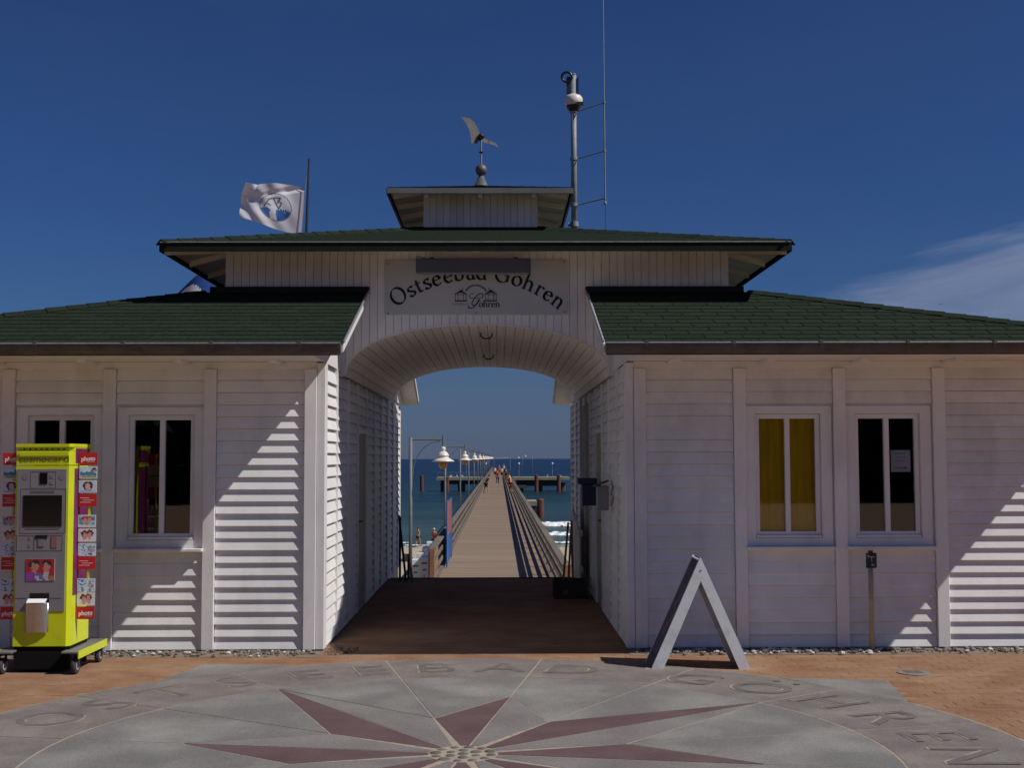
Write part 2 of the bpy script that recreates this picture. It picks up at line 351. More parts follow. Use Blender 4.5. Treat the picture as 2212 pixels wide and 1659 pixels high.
# ================================================================== SETTING
gx = MB(); gx.box(-60, 60, -40, 10.6, -.6, -.0018); gx.box(-60, -5.6, 10.6, 19.9, -.6, -.0018); gx.box(5.2, 60, 10.6, 19.9, -.6, -.0018); gx.box(-5.6, 5.2, 10.6, 17.85, -.6, -.0018)
plaza = part('pavement', gx, M['pavsand'], None, kind='structure')
# pavers
LEN, WID, GAP = .200, .100, .003
pm = MB(); pm.bbox(-LEN/2+GAP/2, LEN/2-GAP/2, -WID/2+GAP/2, WID/2-GAP/2, -.03, .0, .001)
pmesh = pm.mesh('paver', M['paver'])
RC = (-.21, 7.27)
cand = []
def arrow_tri(a, r0=3.40, r1=3.92, da=10.5):
    P = lambda r, b: (RC[0]+r*sin(R_(b)), RC[1]+r*cos(R_(b)))
    return [P(r1, a), P(r0, a+da), P(r0, a-da)]
def in_tri(p, t):
    s = [(t[(i+1) % 3][0]-t[i][0])*(p[1]-t[i][1])-(t[(i+1) % 3][1]-t[i][1])*(p[0]-t[i][0]) for i in range(3)]
    return all(q > -.01 for q in s) or all(q < .01 for q in s)
TR = [arrow_tri(54.7), arrow_tri(-35.3)]
yy = 6.0; row = 0
while yy < 17.83:
    xx = -5.6+(row % 2)*LEN/2
    while xx < 5.7:
        r = hypot(xx-RC[0], yy-RC[1])
        ok = r > 3.40 and not any(in_tri((xx, yy), t) for t in TR)
        if yy > 10.92: ok = ok and (CX-1.33 < xx < CX+1.33)
        if yy > 10.75 and abs(xx-CX) > 1.45 and noise.noise((xx*2, yy*3, 0)) > .1: ok = False
        if ok: cand.append((xx, yy))
        xx += LEN
    yy += WID; row += 1
def vis(p): return abs((p[0]-.0)/p[1]+.011) < .415 and p[1] > 7.0
cand.sort(key=lambda p: (not vis(p) or p[1] > 11.4, hypot(*p)))
stuff = MB()
for i, (x_, y_) in enumerate(cand):
    dz = random.uniform(-.0012, .0012)
    if i < 300: piece('paver', pmesh, plaza, (x_, y_, dz), (random.gauss(0, .008), random.gauss(0, .006), random.gauss(0, .008)))
    else:
        stuff.add([(v[0]+x_, v[1]+y_, v[2]+dz) for v in pm.v], pm.f)
part('paver_field', stuff, M['paver'], plaza, kind='stuff')
# drain cover in the paving
d = MB(); d.lathe([(.12, -.01), (.125, .006), (.10, .009), (.02, .009)], (3.32, 9.92, 0), 24)
for a in range(5): d.box(3.25, 3.39, 9.86+a*.03, 9.87+a*.03, .009, .013)
thing1('drain_cover', d, M['pebg'], (3.32, 9.92, 0), 'small round metal drain cover set in the orange paving right of the sandwich board', 'drain cover')

# ---- compass rose of stone slabs
rose = root('compass_paving', (RC[0], RC[1], 0), 'round stone compass rose laid in the pavement with lettered outer ring', 'paving', kind='structure')
del rose['category']
P2 = lambda r, b: (RC[0]+r*sin(R_(b)), RC[1]+r*cos(R_(b)))
bed = MB(); bed.add([(*P2(3.41, k*4), .0085) for k in range(90)], [tuple(range(90))[::-1]])
for b in (54.7, -35.3, 144.7, 234.7): bed.add([(*q, .0080) for q in arrow_tri(b)], [(0, 1, 2)])
part('mortar_bed', bed, M['sand'], rose)
def slab(poly, m_, name='slab', g=.0068, top=.0105):
    q = inset(poly, g); z = random.uniform(-.001, .001)
    A = sum(q[i][0]*q[(i+1) % len(q)][1]-q[(i+1) % len(q)][0]*q[i][1] for i in range(len(q)))
    if A < 0: q = q[::-1]
    s = MB(); s.prism([(a, b, -.02) for a, b in q], (0, 0, .02+top+z)); return part(name, s, m_, rose)
RI, RO = 2.5, 3.40
for k in range(8):
    a = 9.7+45*k; rt = 1.73 if k % 2 == 0 else 2.5; rn = 2.5 if k % 2 == 0 else 1.73
    c0 = .2
    slab([P2(c0, a-17), P2(1.0, a-22.5), P2(rt, a), P2(c0, a)], M['redst'])
    slab([P2(c0, a), P2(rt, a), P2(1.0, a+22.5), P2(c0, a+17)], M['kite'])
    arc1 = [P2(RI, a+t*22.5/6) for t in range(7)]; arc2 = [P2(RI, a+22.5+t*22.5/6) for t in range(7)]
    slab([P2(1.0, a+22.5)]+([P2(rt, a)] if rt < 2.4 else [])+arc1, M['granite'])
    slab([P2(1.0, a+22.5)]+arc2+([P2(rn, a+45)] if rn < 2.4 else []), M['granite'])
for k in range(16):
    a = 9.7+22.5*k
    slab([P2(RI+.004, a+22.5*t/6) for t in range(7)]+[P2(RO, a+22.5*(6-t)/6) for t in range(7)], M['ringst'])
for b in (54.7, -35.3, 144.7, 234.7): slab(arrow_tri(b, 3.41), M['granite'])
# centre cobbles
ctr = [(0, 0)]+[(.085, t*60) for t in range(6)]+[(.165, t*30+10) for t in range(12)]
for r, t in ctr:
    c = P2(r, t); s = MB(); s.ball((c[0], c[1], .004), .044*random.uniform(.8, 1.08), 8, (random.uniform(.85, 1.1), random.uniform(.8, 1.05), .28)); part('cobble', s, M['cobble'], rose, smooth=True)
# letters of the ring
LET = 'O S T S E E B A D'.split(); LA = [-70, -59.5, -49, -38, -26.3, -16.4, -6.2, 4.6, 16]
LET2 = ['G', 'O', 'H', 'R', 'E', 'N']; LA2 = [36, 47.6, 60, 71.3, 82.4, 92.5]
for ch, a in list(zip(LET, LA))+list(zip(LET2, LA2)):
    vs, fs = text_mesh(ch, .62, .0)
    h = .43; x0 = 0
    for dr, mm, zz, bo in ((-.010, M['lsand'], .0125, .007), (0, M['inlay'], .0145, 0)):
        if bo:
            vs2, fs2 = text_mesh(ch, .62, .007)
        else: vs2, fs2 = vs, fs
        s = MB(); o = []
        for v in vs2:
            rr = 2.74+dr+v[1]*.95; lat = v[0]*1.0+dr
            ca, sa = cos(R_(a)), sin(R_(a)); o.append((RC[0]+rr*sa+lat*ca, RC[1]+rr*ca-lat*sa, zz))
        s.add(o, fs2); part('letter' if not bo else 'letter_sand', s, mm, rose)
    if a == 47.6:
        for q in (-.09, .09):
            c = (RC[0]+3.26*sin(R_(a))+q*cos(R_(a)), RC[1]+3.26*cos(R_(a))-q*sin(R_(a)))
            s = MB(); s.lathe([(.028, .0125), (.028, .0145)], (c[0], c[1], 0), 12); part('letter', s, M['inlay'], rose)

# ---- gravel strips
random.seed(11)
for sg in (-1, 1):
    dd = MB(); n = 60
    vs = []
    for i in range(n+1):
        u = 1.36+(5.3-1.36)*i/n; f = 10.86+.05*noise.noise((u*3, sg, 0)); vs += [(X(sg, u), f, .001), (X(sg, u), 11.3, .012)]
    dd.add(vs, [((2*i, 2*i+2, 2*i+3, 2*i+1) if sg > 0 else (2*i, 2*i+1, 2*i+3, 2*i+2)) for i in range(n)])
    part('sandy_strip', dd, M['dirt'], plaza, kind='stuff')
    g = MB()
    for i in range(900):
        u = random.uniform(1.42, 5.2); y = 11.12-abs(random.gauss(0, .12)); y = max(10.84, y)
        if random.random() > (1.0 if (sg > 0 and 1.5 < u < 3.8) else .55): continue
        r = random.choice((random.uniform(.005, .012), random.uniform(.010, .023))); pw = .50 if (sg > 0 and (1.7 < u < 3.6)) else .10
        q = random.random(); g.mi = 0 if q < pw else (1 if q < pw+(1-pw)*.55 else 2)
        g.ball((X(sg, u), y, .008+r*.35), r, 6, (random.uniform(.8, 1.5), random.uniform(.7, 1.2), random.uniform(.5, .9)))
    part('pebbles', g, [M['pebw'], M['pebg'], M['pebb']], plaza, kind='stuff')
s = MB()
for i in range(160):
    a = random.uniform(0, 6.28); r = random.uniform(.05, .32)
    g_ = (X(-1, 1.30)+abs(r*cos(a))*.9, 11.2+r*sin(a)*.9)
    s.ball((g_[0]-.04, g_[1], .006), random.uniform(.004, .010), 5, (1.2, 1, .5))
part('pebbles', s, M['pebb'], plaza, kind='stuff')

# ================================================================== WINGS
LIP, TOPF, EXPO = .032, .006, .110
def board_mesh(Lx):
    s = MB(); h = EXPO-.0045; x0, x1 = -Lx/2, Lx/2
    pr = [(-LIP, 0), (-LIP+.001, .006), (-TOPF, h), (0, h), (0, 0)]
    vs = [(x0, a, b) for a, b in pr]+[(x1, a, b) for a, b in pr]; n = 5
    s.add(vs, [tuple(range(n)), tuple(range(n, 2*n))[::-1]]+[(i, n+i, n+(i+1) % n, (i+1) % n) for i in range(n)])
    return s.mesh('clapboard', M['white'])
BM = {}
def bmesh_len(Lx):
    k = round(Lx, 3)
    if k not in BM: BM[k] = board_mesh(k)
    return BM[k]
def add_board(parent, c, z, Lx, rz):
    j = random.gauss
    piece('clapboard', bmesh_len(Lx), parent, (c[0]+j(0, .0008), c[1]+j(0, .0012), z+j(0, .0012)), (j(0, .006), j(0, .0007), rz+j(0, .0006)))
YW = 11.18      # plane of the wall behind the clapboards
BAYS = [1.44, 2.35, 3.26, 4.17, 5.08]   # inner edges of the posts, each .11 wide
ZB, NB = .025, 23
def shingle_plane(poly, parent, individual, mat_, uaxis_flip=False, exposure=.145, tabw=.33, cap=300, th=.0028):
    """poly: 3d points, first two along the eave (left to right seen from outside), convex and planar."""
    P = [Vector(p) for p in poly]; U = (P[1]-P[0]).normalized(); N = U.cross(P[2]-P[0]).normalized()
    if N.z < 0: N = -N
    V = N.cross(U); 
    if V.z < 0: V = -V
    q = [((p-P[0]).dot(U), (p-P[0]).dot(V)) for p in P]
    A = sum(q[i][0]*q[(i+1) % len(q)][1]-q[(i+1) % len(q)][0]*q[i][1] for i in range(len(q)))
    if A < 0: q = q[::-1]
    vmax = max(b for a, b in q); umin = min(a for a, b in q); umax = max(a for a, b in q)
    nrow = int(vmax/exposure)+1; bulk = MB(); cnt = 0
    full = None; rot = Matrix((U, V, N)).transposed()
    for r in range(nrow):
        v0 = r*exposure; off = -(r*.37 % 1)*tabw + random.uniform(-.01, .01); u0 = umin+off
        while u0 < umax:
            g = .0062
            t = [(u0+g, v0-.004+random.uniform(-.002, .002)), (u0+tabw-g, v0-.004), (u0+tabw-g, v0+exposure+.006), (u0+g, v0+exposure+.006)]
            orig = len(t); c = t
            for i in range(len(q)):
                a, b = q[i], q[(i+1) % len(q)]; nx, ny = -(b[1]-a[1]), (b[0]-a[0])
                c = clip(c, nx, ny, -(nx*a[0]+ny*a[1]))
                if len(c) < 3: break
            if len(c) >= 3:
                lo = [P[0]+U*a+V*b+N*(.0005+(th*1.3 if b < v0+.02 else 0)) for a, b in c]
                hi = [p+N*(th if c[i][1] < v0+.02 else min(.0015, th*.5)) for i, p in enumerate(lo)]
                n = len(c); fs = [tuple(range(n))[::-1], tuple(range(n, 2*n))]+[(i, (i+1) % n, n+(i+1) % n, n+i) for i in range(n)]
                if individual and cnt < cap:
                    m_ = MB(); m_.add(lo+hi, fs); part('shingle', m_, mat_, parent); cnt += 1
                else: bulk.add(lo+hi, fs)
            u0 += tabw
    if bulk.f: part('shingle_courses', bulk, mat_, parent, kind='stuff')
def hip_caps(p0, p1, parent, mat_, step=.19):
    p0, p1 = Vector(p0), Vector(p1); Ld = (p1-p0).length; d = (p1-p0).normalized(); s = d.cross(Vector((0, 0, 1))).normalized(); nrm = s.cross(d).normalized()
    if nrm.z < 0: nrm = -nrm
    m_ = MB(); w = .085
    for k in range(1):
        a = Vector((0, 0, 0))
        lo = [a-s*w-nrm*.028, a+nrm*.016, a+s*w-nrm*.028]; b = d*(step+.03)
        vs = lo+[v+nrm*.008 for v in lo]+[v+b-nrm*.008 for v in lo]+[v+b for v in lo]
        m_.add(vs, [(3, 9, 10, 4), (4, 10, 11, 5), (0, 1, 4, 3), (1, 2, 5, 4), (0, 3, 9, 6), (2, 8, 11, 5), (0, 6, 7, 1), (1, 7, 8, 2), (6, 9, 10, 7), (7, 10, 11, 8)])
    me = m_.mesh('ridge_cap', mat_)
    n = int(Ld/step)
    for i in range(n): piece('ridge_cap', me, parent, tuple(p0+d*(i*step)+nrm*random.uniform(.0, .004)))

EY, EZ = 10.32, 2.700      # wing eave
TY, TZ = 12.35, 3.42       # top of wing roof at the gateway wall
UE, UI, UT = 5.95, 1.12, 2.62
BYE = 2*CYM-EY; BYT = 2*CYM-TY
def wing(sg):
    side = 'left' if sg < 0 else 'right'
    lab = {-1: 'white clapboard kiosk wing left of the archway, behind the yellow machine, green shingle roof',
            1: 'white clapboard kiosk wing right of the archway, with yellow curtained window and green roof'}[sg]
    rt = root('kiosk_wing', (X(sg, 3.2), 15.2, 0), lab, 'building', 'wings of the pier entrance building')
    x = lambda u: X(sg, u)
    def bx(mb, u0, u1, y0, y1, z0, z1):
        a, b = sorted((x(u0), x(u1))); mb.box(a, b, y0, y1, z0, z1)
    # wall shell
    s = MB(); yb = 19.70; t = .08
    wins = [2, 3] if True else []
    u_in, u_out = 1.397, 5.19
    # front wall with window openings (opening inside bays 1 and 2)
    segs = [(u_in, 2.545), (3.145, 3.455), (4.055, u_out)]
    for a, b in segs: bx(s, a, b, YW, YW+t, -.02, 2.61)
    for a, b in ((2.545, 3.145), (3.455, 4.055)): bx(s, a, b, YW, YW+t, -.02, 1.0); bx(s, a, b, YW, YW+t, 2.13, 2.61)
    bx(s, u_in, u_in+t, YW+t, yb-t, -1.6, 2.61); bx(s, u_out-t, u_out, YW+t, yb-t, -1.6, 2.61); bx(s, u_in, u_out, yb-t, yb, -1.6, 2.61)
    wall = part('wall', s, M['white'], rt)
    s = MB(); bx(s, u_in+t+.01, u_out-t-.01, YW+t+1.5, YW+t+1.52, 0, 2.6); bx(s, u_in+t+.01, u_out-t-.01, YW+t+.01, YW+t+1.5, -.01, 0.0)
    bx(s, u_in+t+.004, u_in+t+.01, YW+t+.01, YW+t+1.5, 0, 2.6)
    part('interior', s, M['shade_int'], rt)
    # front posts
    for i, u in enumerate(BAYS):
        s = MB(); a, b = sorted((x(u), x(u+.11))); s.bbox(a, b, YW-.052, YW-.002, .02, 2.545, .004); part('post', s, M['white2'], rt)
    s = MB(); a, b = sorted((x(1.362), x(1.437))); s.bbox(a, b, YW-.040, YW+.075, .02, 2.60, .004); part('corner_board', s, M['white2'], rt)
    s = MB(); bx(s, 1.44, 5.19, YW-.020, YW-.003, 2.548, 2.612); part('frieze', s, M['white2'], rt)
    # clapboards in the front
    Lx = .80-.009
    for b in range(4):
        uc = BAYS[b]+.11+.40
        for k in range(NB):
            z = ZB+EXPO*k
            if b in (1, 2) and .86 < z+.03 and z < 2.17: continue
            if z > 2.5: continue
            add_board(rt, (x(uc), YW-.001), z, Lx, 0)
    # clapboards along the passage, on battens
    ys = [11.26, 12.02, 12.92, 13.82, 14.72, 15.62, 16.52, 17.42, 18.32, 19.22, 19.70]
    for i, y in enumerate(ys):
        s = MB(); w_ = .045; a, b = sorted((x(1.361), x(1.396))); s.box(a, b, y-w_/2, y+w_/2, .02, 2.56 if y > 12.3 else 2.61); part('batten', s, M['white2'], rt)
    for i in range(len(ys)-1):
        y0, y1 = ys[i]+.0225, ys[i+1]-.0225; ll = y1-y0-.003
        for k in range(NB):
            z = ZB+EXPO*k
            if i == 3 and z < 2.04: continue
            if sg > 0 and i in (5, 6): continue
            if z > 2.5: continue
            add_board(rt, (x(1.397), (y0+y1)/2), z, ll, -pi/2 if sg > 0 else pi/2)
    # door in the passage wall
    y0, y1 = ys[3]+.03, ys[4]-.03
    s = MB(); a, b = sorted((x(1.380), x(1.396))); s.box(a, b, y0+.05, y1-.05, .03, 2.02)
    dr = part('door', s, M['doorw'], rt)
    s = MB(); a, b = sorted((x(1.366), x(1.3955))); s.box(a, b, y0, y0+.05, .02, 2.07); s.box(a, b, y1-.05, y1, .02, 2.07); s.box(a, b, y0+.05, y1-.05, 2.02, 2.07); part('door_frame', s, M['white2'], rt)
    s = MB(); hx = x(1.345); s.tube([(x(1.38), y0+.10, 1.02), (hx, y0+.10, 1.02), (hx, y0+.21, 1.02)], .009, 8); part('handle', s, M['dark'], dr)
    if sg > 0:   # plank door further in
        yy = ys[5]+.03
        while yy < ys[7]-.11:
            s = MB(); a, b = sorted((x(1.372), x(1.396))); s.box(a, b, yy, yy+.104, .03, 2.45); part('plank', s, M['plank'], rt); yy += .11
    # windows
    for b, uc in ((1, 2.845), (2, 3.755)):
        w0, w1 = uc-.30, uc+.30
        s = MB(); ub0, ub1 = uc-.40, uc+.40
        bx(s, ub0+.002, w0-.002, YW-.022, YW-.002, .93, 2.20); bx(s, w1+.002, ub1-.002, YW-.022, YW-.002, .93, 2.20); bx(s, w0-.002, w1+.002, YW-.022, YW-.002, 2.13, 2.20); bx(s, w0-.002, w1+.002, YW-.022, YW-.002, .93, 1.0)
        part('window_casing', s, M['white2'], rt)
        s = MB(); a_, b_ = sorted((x(uc-.397), x(uc+.397))); s.bbox(a_, b_, YW-.115, YW-.003, .898, .928, .005); part('window_sill', s, M['white2'], rt)
        yf0, yf1 = YW+.012, YW+.055
        fw = .042
        s = MB(); bx(s, w0+.003, w0+fw, yf0, yf1, 1.003, 2.127); bx(s, w1-fw, w1-.003, yf0, yf1, 1.003, 2.127); bx(s, w0+fw, w1-fw, yf0, yf1, 2.127-fw, 2.127); bx(s, w0+fw, w1-fw, yf0, yf1, 1.003, 1.003+fw+.012)
        bx(s, uc-.022, uc+.022, yf0-.004, yf1, 1.003+fw+.012, 2.127-fw)
        bx(s, w0+.003, w1-.003, yf0-.03, yf0-.001, 1.003, 1.025)
        wf = part('window', s, M['white2'], rt)
        s = MB(); g0, g1 = sorted((x(w0+fw), x(uc-.022))); s.add([(g0, YW+.04, 1.057), (g1, YW+.04, 1.057), (g1, YW+.04, 2.085), (g0, YW+.04, 2.085)], [(0, 1, 2, 3)]); part('pane', s, M['glass'], wf)
        s = MB(); g0, g1 = sorted((x(uc+.022), x(w1-fw))); s.add([(g0, YW+.042, 1.057), (g1, YW+.042, 1.057), (g1, YW+.042, 2.085), (g0, YW+.042, 2.085)], [(0, 1, 2, 3)]); part('pane', s, M['glass'], wf)
        if sg > 0 and b == 1:
            s = MB(); n = 90; a_, b_ = x(w0-.05), x(w1+.05); vs = []
            for i in range(n+1):
                xx = a_+(b_-a_)*i/n; yy = YW+.10+.005*sin(i*.9)+.006*sin(i*.37); vs += [(xx, yy, .98), (xx, yy, 2.14)]
            s.add(vs, [(2*i, 2*i+2, 2*i+3, 2*i+1) for i in range(n)]); part('curtain', s, M['curtain'], rt)
    # ---- roof
    flip = sg < 0
    def P(u, y, z): return (x(u), y, z)
    th = .085
    s = MB()
    def shell(poly):
        d = Vector((0, 0, -th)); s.prism([Vector(p) for p in poly], d)
    front = [P(UI, EY, EZ), P(UE, EY, EZ), P(UT, TY, TZ), P(UI, TY, TZ)]
    back = [P(UI, BYE, EZ), P(UE, BYE, EZ), P(UT, BYT, TZ), P(UI, BYT, TZ)]
    sidep = [P(UE, EY, EZ), P(UE, BYE, EZ), P(UT, BYT, TZ), P(UT, TY, TZ)]
    for pl in (front, back, sidep): shell(pl)
    roof = part('roof', s, M['roofedge'], rt)
    f = front if sg > 0 else [front[1], front[0], front[3], front[2]]
    shingle_plane(f, roof, True, M['shingle'], cap=300)
    b_ = [back[1], back[0], back[3], back[2]] if sg > 0 else back
    shingle_plane(b_, roof, False, M['shingle'])
    shingle_plane(sidep if sg > 0 else [sidep[1], sidep[0], sidep[3], sidep[2]], roof, False, M['shingle'])
    hip_caps(P(UE, EY, EZ+.01), P(UT, TY, TZ+.01), roof, M['shingle'])
    # soffits, fascia, rake boards
    s = MB(); bx(s, 1.378, UE-.03, EY+.012, YW+.0-.021, 2.614, 2.628); bx(s, 1.378, UE-.03, yb, BYE-.03, 2.614, 2.628); bx(s, u_out+.001, UE-.03, YW, yb, 2.614, 2.628)
    part('soffit', s, M['white'], rt)
    for i in range(6):
        u = 1.75+.84*i; s = MB(); bx(s, u, u+.075, EY+.5, YW-.025, 2.585, 2.6135); part('rafter_end', s, M['white2'], rt)
    s = MB(); bx(s, UI, UE, EY-.012, EY+.010, 2.60, 2.70); part('fascia', s, M['gutter'], rt)
    for (ya, yb2, za, zb) in ((EY, 12.34, EZ, TZ), (BYE, 18.11, EZ, TZ-.0)):
        s = MB(); s.prism([(x(UI), ya, za-.072), (x(UI), yb2, zb-.072), (x(UI), yb2, zb-.004), (x(UI), ya, za-.004)], (-sg*.022, 0, 0)); part('rake_board', s, M['white2'], rt)
        s = MB(); s.prism([(x(UI+.001), ya, za-.088), (x(1.40), ya, za-.088), (x(1.40), yb2, zb-.088), (x(UI+.001), yb2, zb-.088)], (0, 0, -.012)); part('rake_soffit', s, M['white2'], rt)
        s = MB(); s.prism([(x(1.364), ya+(.02 if ya < 12 else -.02), 2.605), (x(1.364), yb2, 2.605), (x(1.364), yb2, zb-.09), (x(1.364), ya+(.02 if ya < 12 else -.02), za-.09)], (sg*.012, 0, 0)); part('gable_panel', s, M['white2'], rt)
    s = MB(); s.tube([(x(UI-.026), EY-.01, EZ+.012), (x(UI-.026), TY-.02, TZ+.012)], .011, 6); part('rake_flashing', s, M['gutedge'], rt)
    # gutter: open half-round with bead and brackets
    s = MB(); ga, gb = x(UI-.01), x(UE); n = 9; vs = []
    for xx in (ga, gb):
        for j in range(n):
            a = pi*j/(n-1); vs.append((xx, EY-.067-.052*cos(a), 2.690-.085*sin(a)))
    fs = [(j, j+1, n+j+1, n+j) for j in range(n-1)]; fs += [tuple(range(n)), tuple(range(n, 2*n))]
    s.add(vs, fs); gut = part('gutter', s, M['gutter'], rt)
    s = MB(); s.tube([(ga, EY-.121, 2.693), (gb, EY-.121, 2.693)], .007, 6); part('gutter_bead', s, M['gutedge'], gut)
    bm_ = MB(); vs = []
    for dx in (-.014, .014):
        for j in range(n):
            a = pi*j/(n-1); vs.append((dx, -.067-.056*cos(a), -.010-.090*sin(a)))
    bm_.add(vs, [(j, j+1, n+j+1, n+j) for j in range(n-1)]); bm_.box(-.014, .014, -.134, -.118, -.02, .012)
    bme = bm_.mesh('gutter_bracket', M['gutter'])
    for i in range(7): piece('gutter_bracket', bme, gut, (x(1.45+.73*i), EY, 2.70))
    return rt
wingL = wing(-1); wingR = wing(1)

# ================================================================== GATEWAY
gate = root('gateway', (CX, 12.35, 0), 'white boarded central gateway with arched passage, wide hipped roof and small roof turret', 'building')
AW, AZ, AH, AN = 1.332, 2.562, .515, 2.12
def za(u):
    u = min(1, abs(u)/AW); return AZ+AH*(1-u**AN)**(1/AN)
GY = 12.35
UZ = 3.80    # eave of the upper roof (top)
wid = .0805
def gate_front(y, fy, name_board=True):
    n = int(5.10/wid)
    for i in range(n):
        u0 = -2.55+i*5.10/n; u1 = u0+5.10/n; um = (u0+u1)/2
        j = random.uniform(-.0015, .0015)
        g = .0022
        if abs(um) < AW:
            k = 3; us = [u0+g+(u1-u0-2*g)*q/k for q in range(k+1)]
            lo = [(CX+q, za(q)) for q in us]
        elif abs(um) < 1.365+.02: lo = [(CX+u0+g, 2.56), (CX+u1-g, 2.56)]
        else: lo = [(CX+u0+g, 3.30), (CX+u1-g, 3.30)]
        ztop = 3.875
        poly = [(a, y+j, b) for a, b in lo]+[(lo[-1][0], y+j, ztop), (lo[0][0], y+j, ztop)]
        s = MB(); s.prism(poly, (0, fy*.018, 0)); part('board', s, M['white'], gate)
    s = MB(); n2 = 90; y2 = y+fy*.020
    for i in range(n2):
        u0 = -2.545+i*5.09/n2; u1 = u0+5.09/n2; um = (u0+u1)/2
        z0 = (za(u0)+.004, za(u1)+.004) if abs(um) < AW else ((2.56, 2.56) if abs(um) < 1.37 else (3.2, 3.2))
        s.hexa([(CX+u0, y2, z0[0]), (CX+u1, y2, z0[1]), (CX+u1, y2+fy*.06, z0[1]), (CX+u0, y2+fy*.06, z0[0])], [(CX+u0, y2, 3.86), (CX+u1, y2, 3.86), (CX+u1, y2+fy*.06, 3.86), (CX+u0, y2+fy*.06, 3.86)])
    part('wall', s, M['white'], gate)
gate_front(GY, 1); 
s = MB(); y2 = 18.10
n2 = 60
for i in range(n2):
    u0 = -2.545+i*5.09/n2; u1 = u0+5.09/n2; um = (u0+u1)/2
    z0 = (za(u0), za(u1)) if abs(um) < AW else ((2.56, 2.56) if abs(um) < 1.37 else (3.2, 3.2))
    s.hexa([(CX+u0, y2-.08, z0[0]), (CX+u1, y2-.08, z0[1]), (CX+u1, y2, z0[1]), (CX+u0, y2, z0[0])], [(CX+u0, y2-.08, 3.86), (CX+u1, y2-.08, 3.86), (CX+u1, y2, 3.86), (CX+u0, y2, 3.86)])
part('wall', s, M['white'], gate)
for sg in (-1, 1):
    s = MB(); a, b = sorted((X(sg, 2.545), X(sg, 2.50))); s.box(a, b, 12.44, 18.01, 3.2, 3.86); part('wall', s, M['white'], gate)
# vault boards
arc = []
for i in range(401):
    t = pi*i/400; cc, ss = cos(t), sin(t); arc.append((AW*(abs(cc)**(2/AN))*(1 if cc > 0 else -1), AZ+AH*abs(ss)**(2/AN)))
cum = [0]
for a, b in zip(arc, arc[1:]): cum.append(cum[-1]+hypot(b[0]-a[0], b[1]-a[1]))
NV = 32
def at_len(s_):
    for i in range(400):
        if cum[i+1] >= s_: 
            t = (s_-cum[i])/max(1e-9, cum[i+1]-cum[i]); return (arc[i][0]+(arc[i+1][0]-arc[i][0])*t, arc[i][1]+(arc[i+1][1]-arc[i][1])*t)
    return arc[-1]
for i in range(NV):
    a = at_len(cum[-1]*i/NV+.0025); b = at_len(cum[-1]*(i+1)/NV-.0025); d = Vector((b[0]-a[0], 0, b[1]-a[1])).normalized(); nn = Vector((d.z, 0, -d.x))
    if nn.z < 0: nn = -nn
    if abs(nn.z) < .05: nn = Vector((1 if a[0] > 0 else -1, 0, 0))
    j = random.uniform(0, .002)
    q = [Vector((CX+a[0], GY-.004, a[1]))+nn*j, Vector((CX+b[0], GY-.004, b[1]))+nn*j, Vector((CX+b[0], 18.104, b[1]))+nn*j, Vector((CX+a[0], 18.104, a[1]))+nn*j]
    s = MB(); s.prism(q, nn*.016); part('vault_board', s, M['cream'] if i % 1 == 0 else M['white'], gate)
s = MB(); v = []
for i in range(0, 401, 5):
    a = arc[i]; k = 1.0; v += [(CX+a[0]*1.022, GY+.01, a[1]+.028), (CX+a[0]*1.022, 18.09, a[1]+.028)]
s.add(v, [(2*i, 2*i+1, 2*i+3, 2*i+2) for i in range(len(v)//2-1)]); part('vault_backing', s, M['cream'], gate)
s = MB(); s.box(CX-1.345, CX+1.345, GY+.09, 18.01, 3.14, 3.16); part('ceiling_deck', s, M['bitumen'], gate)
for i, y in enumerate((13.15, 15.9)):
    s = MB(); s.tube([(CX+.02, y, 3.08), (CX+.02, y, 3.045), (CX+.05, y+.02, 3.02), (CX+.11, y+.03, 3.02), (CX+.14, y+.02, 3.045), (CX+.14, y, 3.08)], .009, 6); part('ceiling_hook', s, M['dark'], gate)
s = MB(); s.box(CX+.075, CX+.095, 13.4, 15.6, 3.056, 3.07); part('ceiling_batten', s, M['cream'], gate)
# upper roof
CY0 = 15.02; CH = .675; CZ = 4.43
def hipshell(mb, eu, y0, y1, ez, tu, ty0, ty1, tz, th):
    e = [(CX-eu, y0, ez), (CX+eu, y0, ez), (CX+eu, y1, ez), (CX-eu, y1, ez)]; t = [(CX-tu, ty0, tz), (CX+tu, ty0, tz), (CX+tu, ty1, tz), (CX-tu, ty1, tz)]
    for i in range(4):
        j = (i+1) % 4; mb.prism([e[i], e[j], t[j], t[i]], (0, 0, -th))
    return e, t
U0, UY0, UY1 = 3.03, 11.70, 2*CYM-11.70
s = MB(); e, t = hipshell(s, U0, UY0, UY1, UZ, CH-.02, CY0-CH+.02, CY0+CH-.02, CZ+.005, .030)
uroof = part('roof', s, M['roofedge'], gate)
for i in range(4):
    j = (i+1) % 4; shingle_plane([e[i], e[j], t[j], t[i]], uroof, False, M['shingle'], th=.0007)
for i in range(4): hip_caps(Vector(e[i])+Vector((0, 0, .012)), Vector(t[i])+Vector((0, 0, .012)), uroof, M['shingle'])
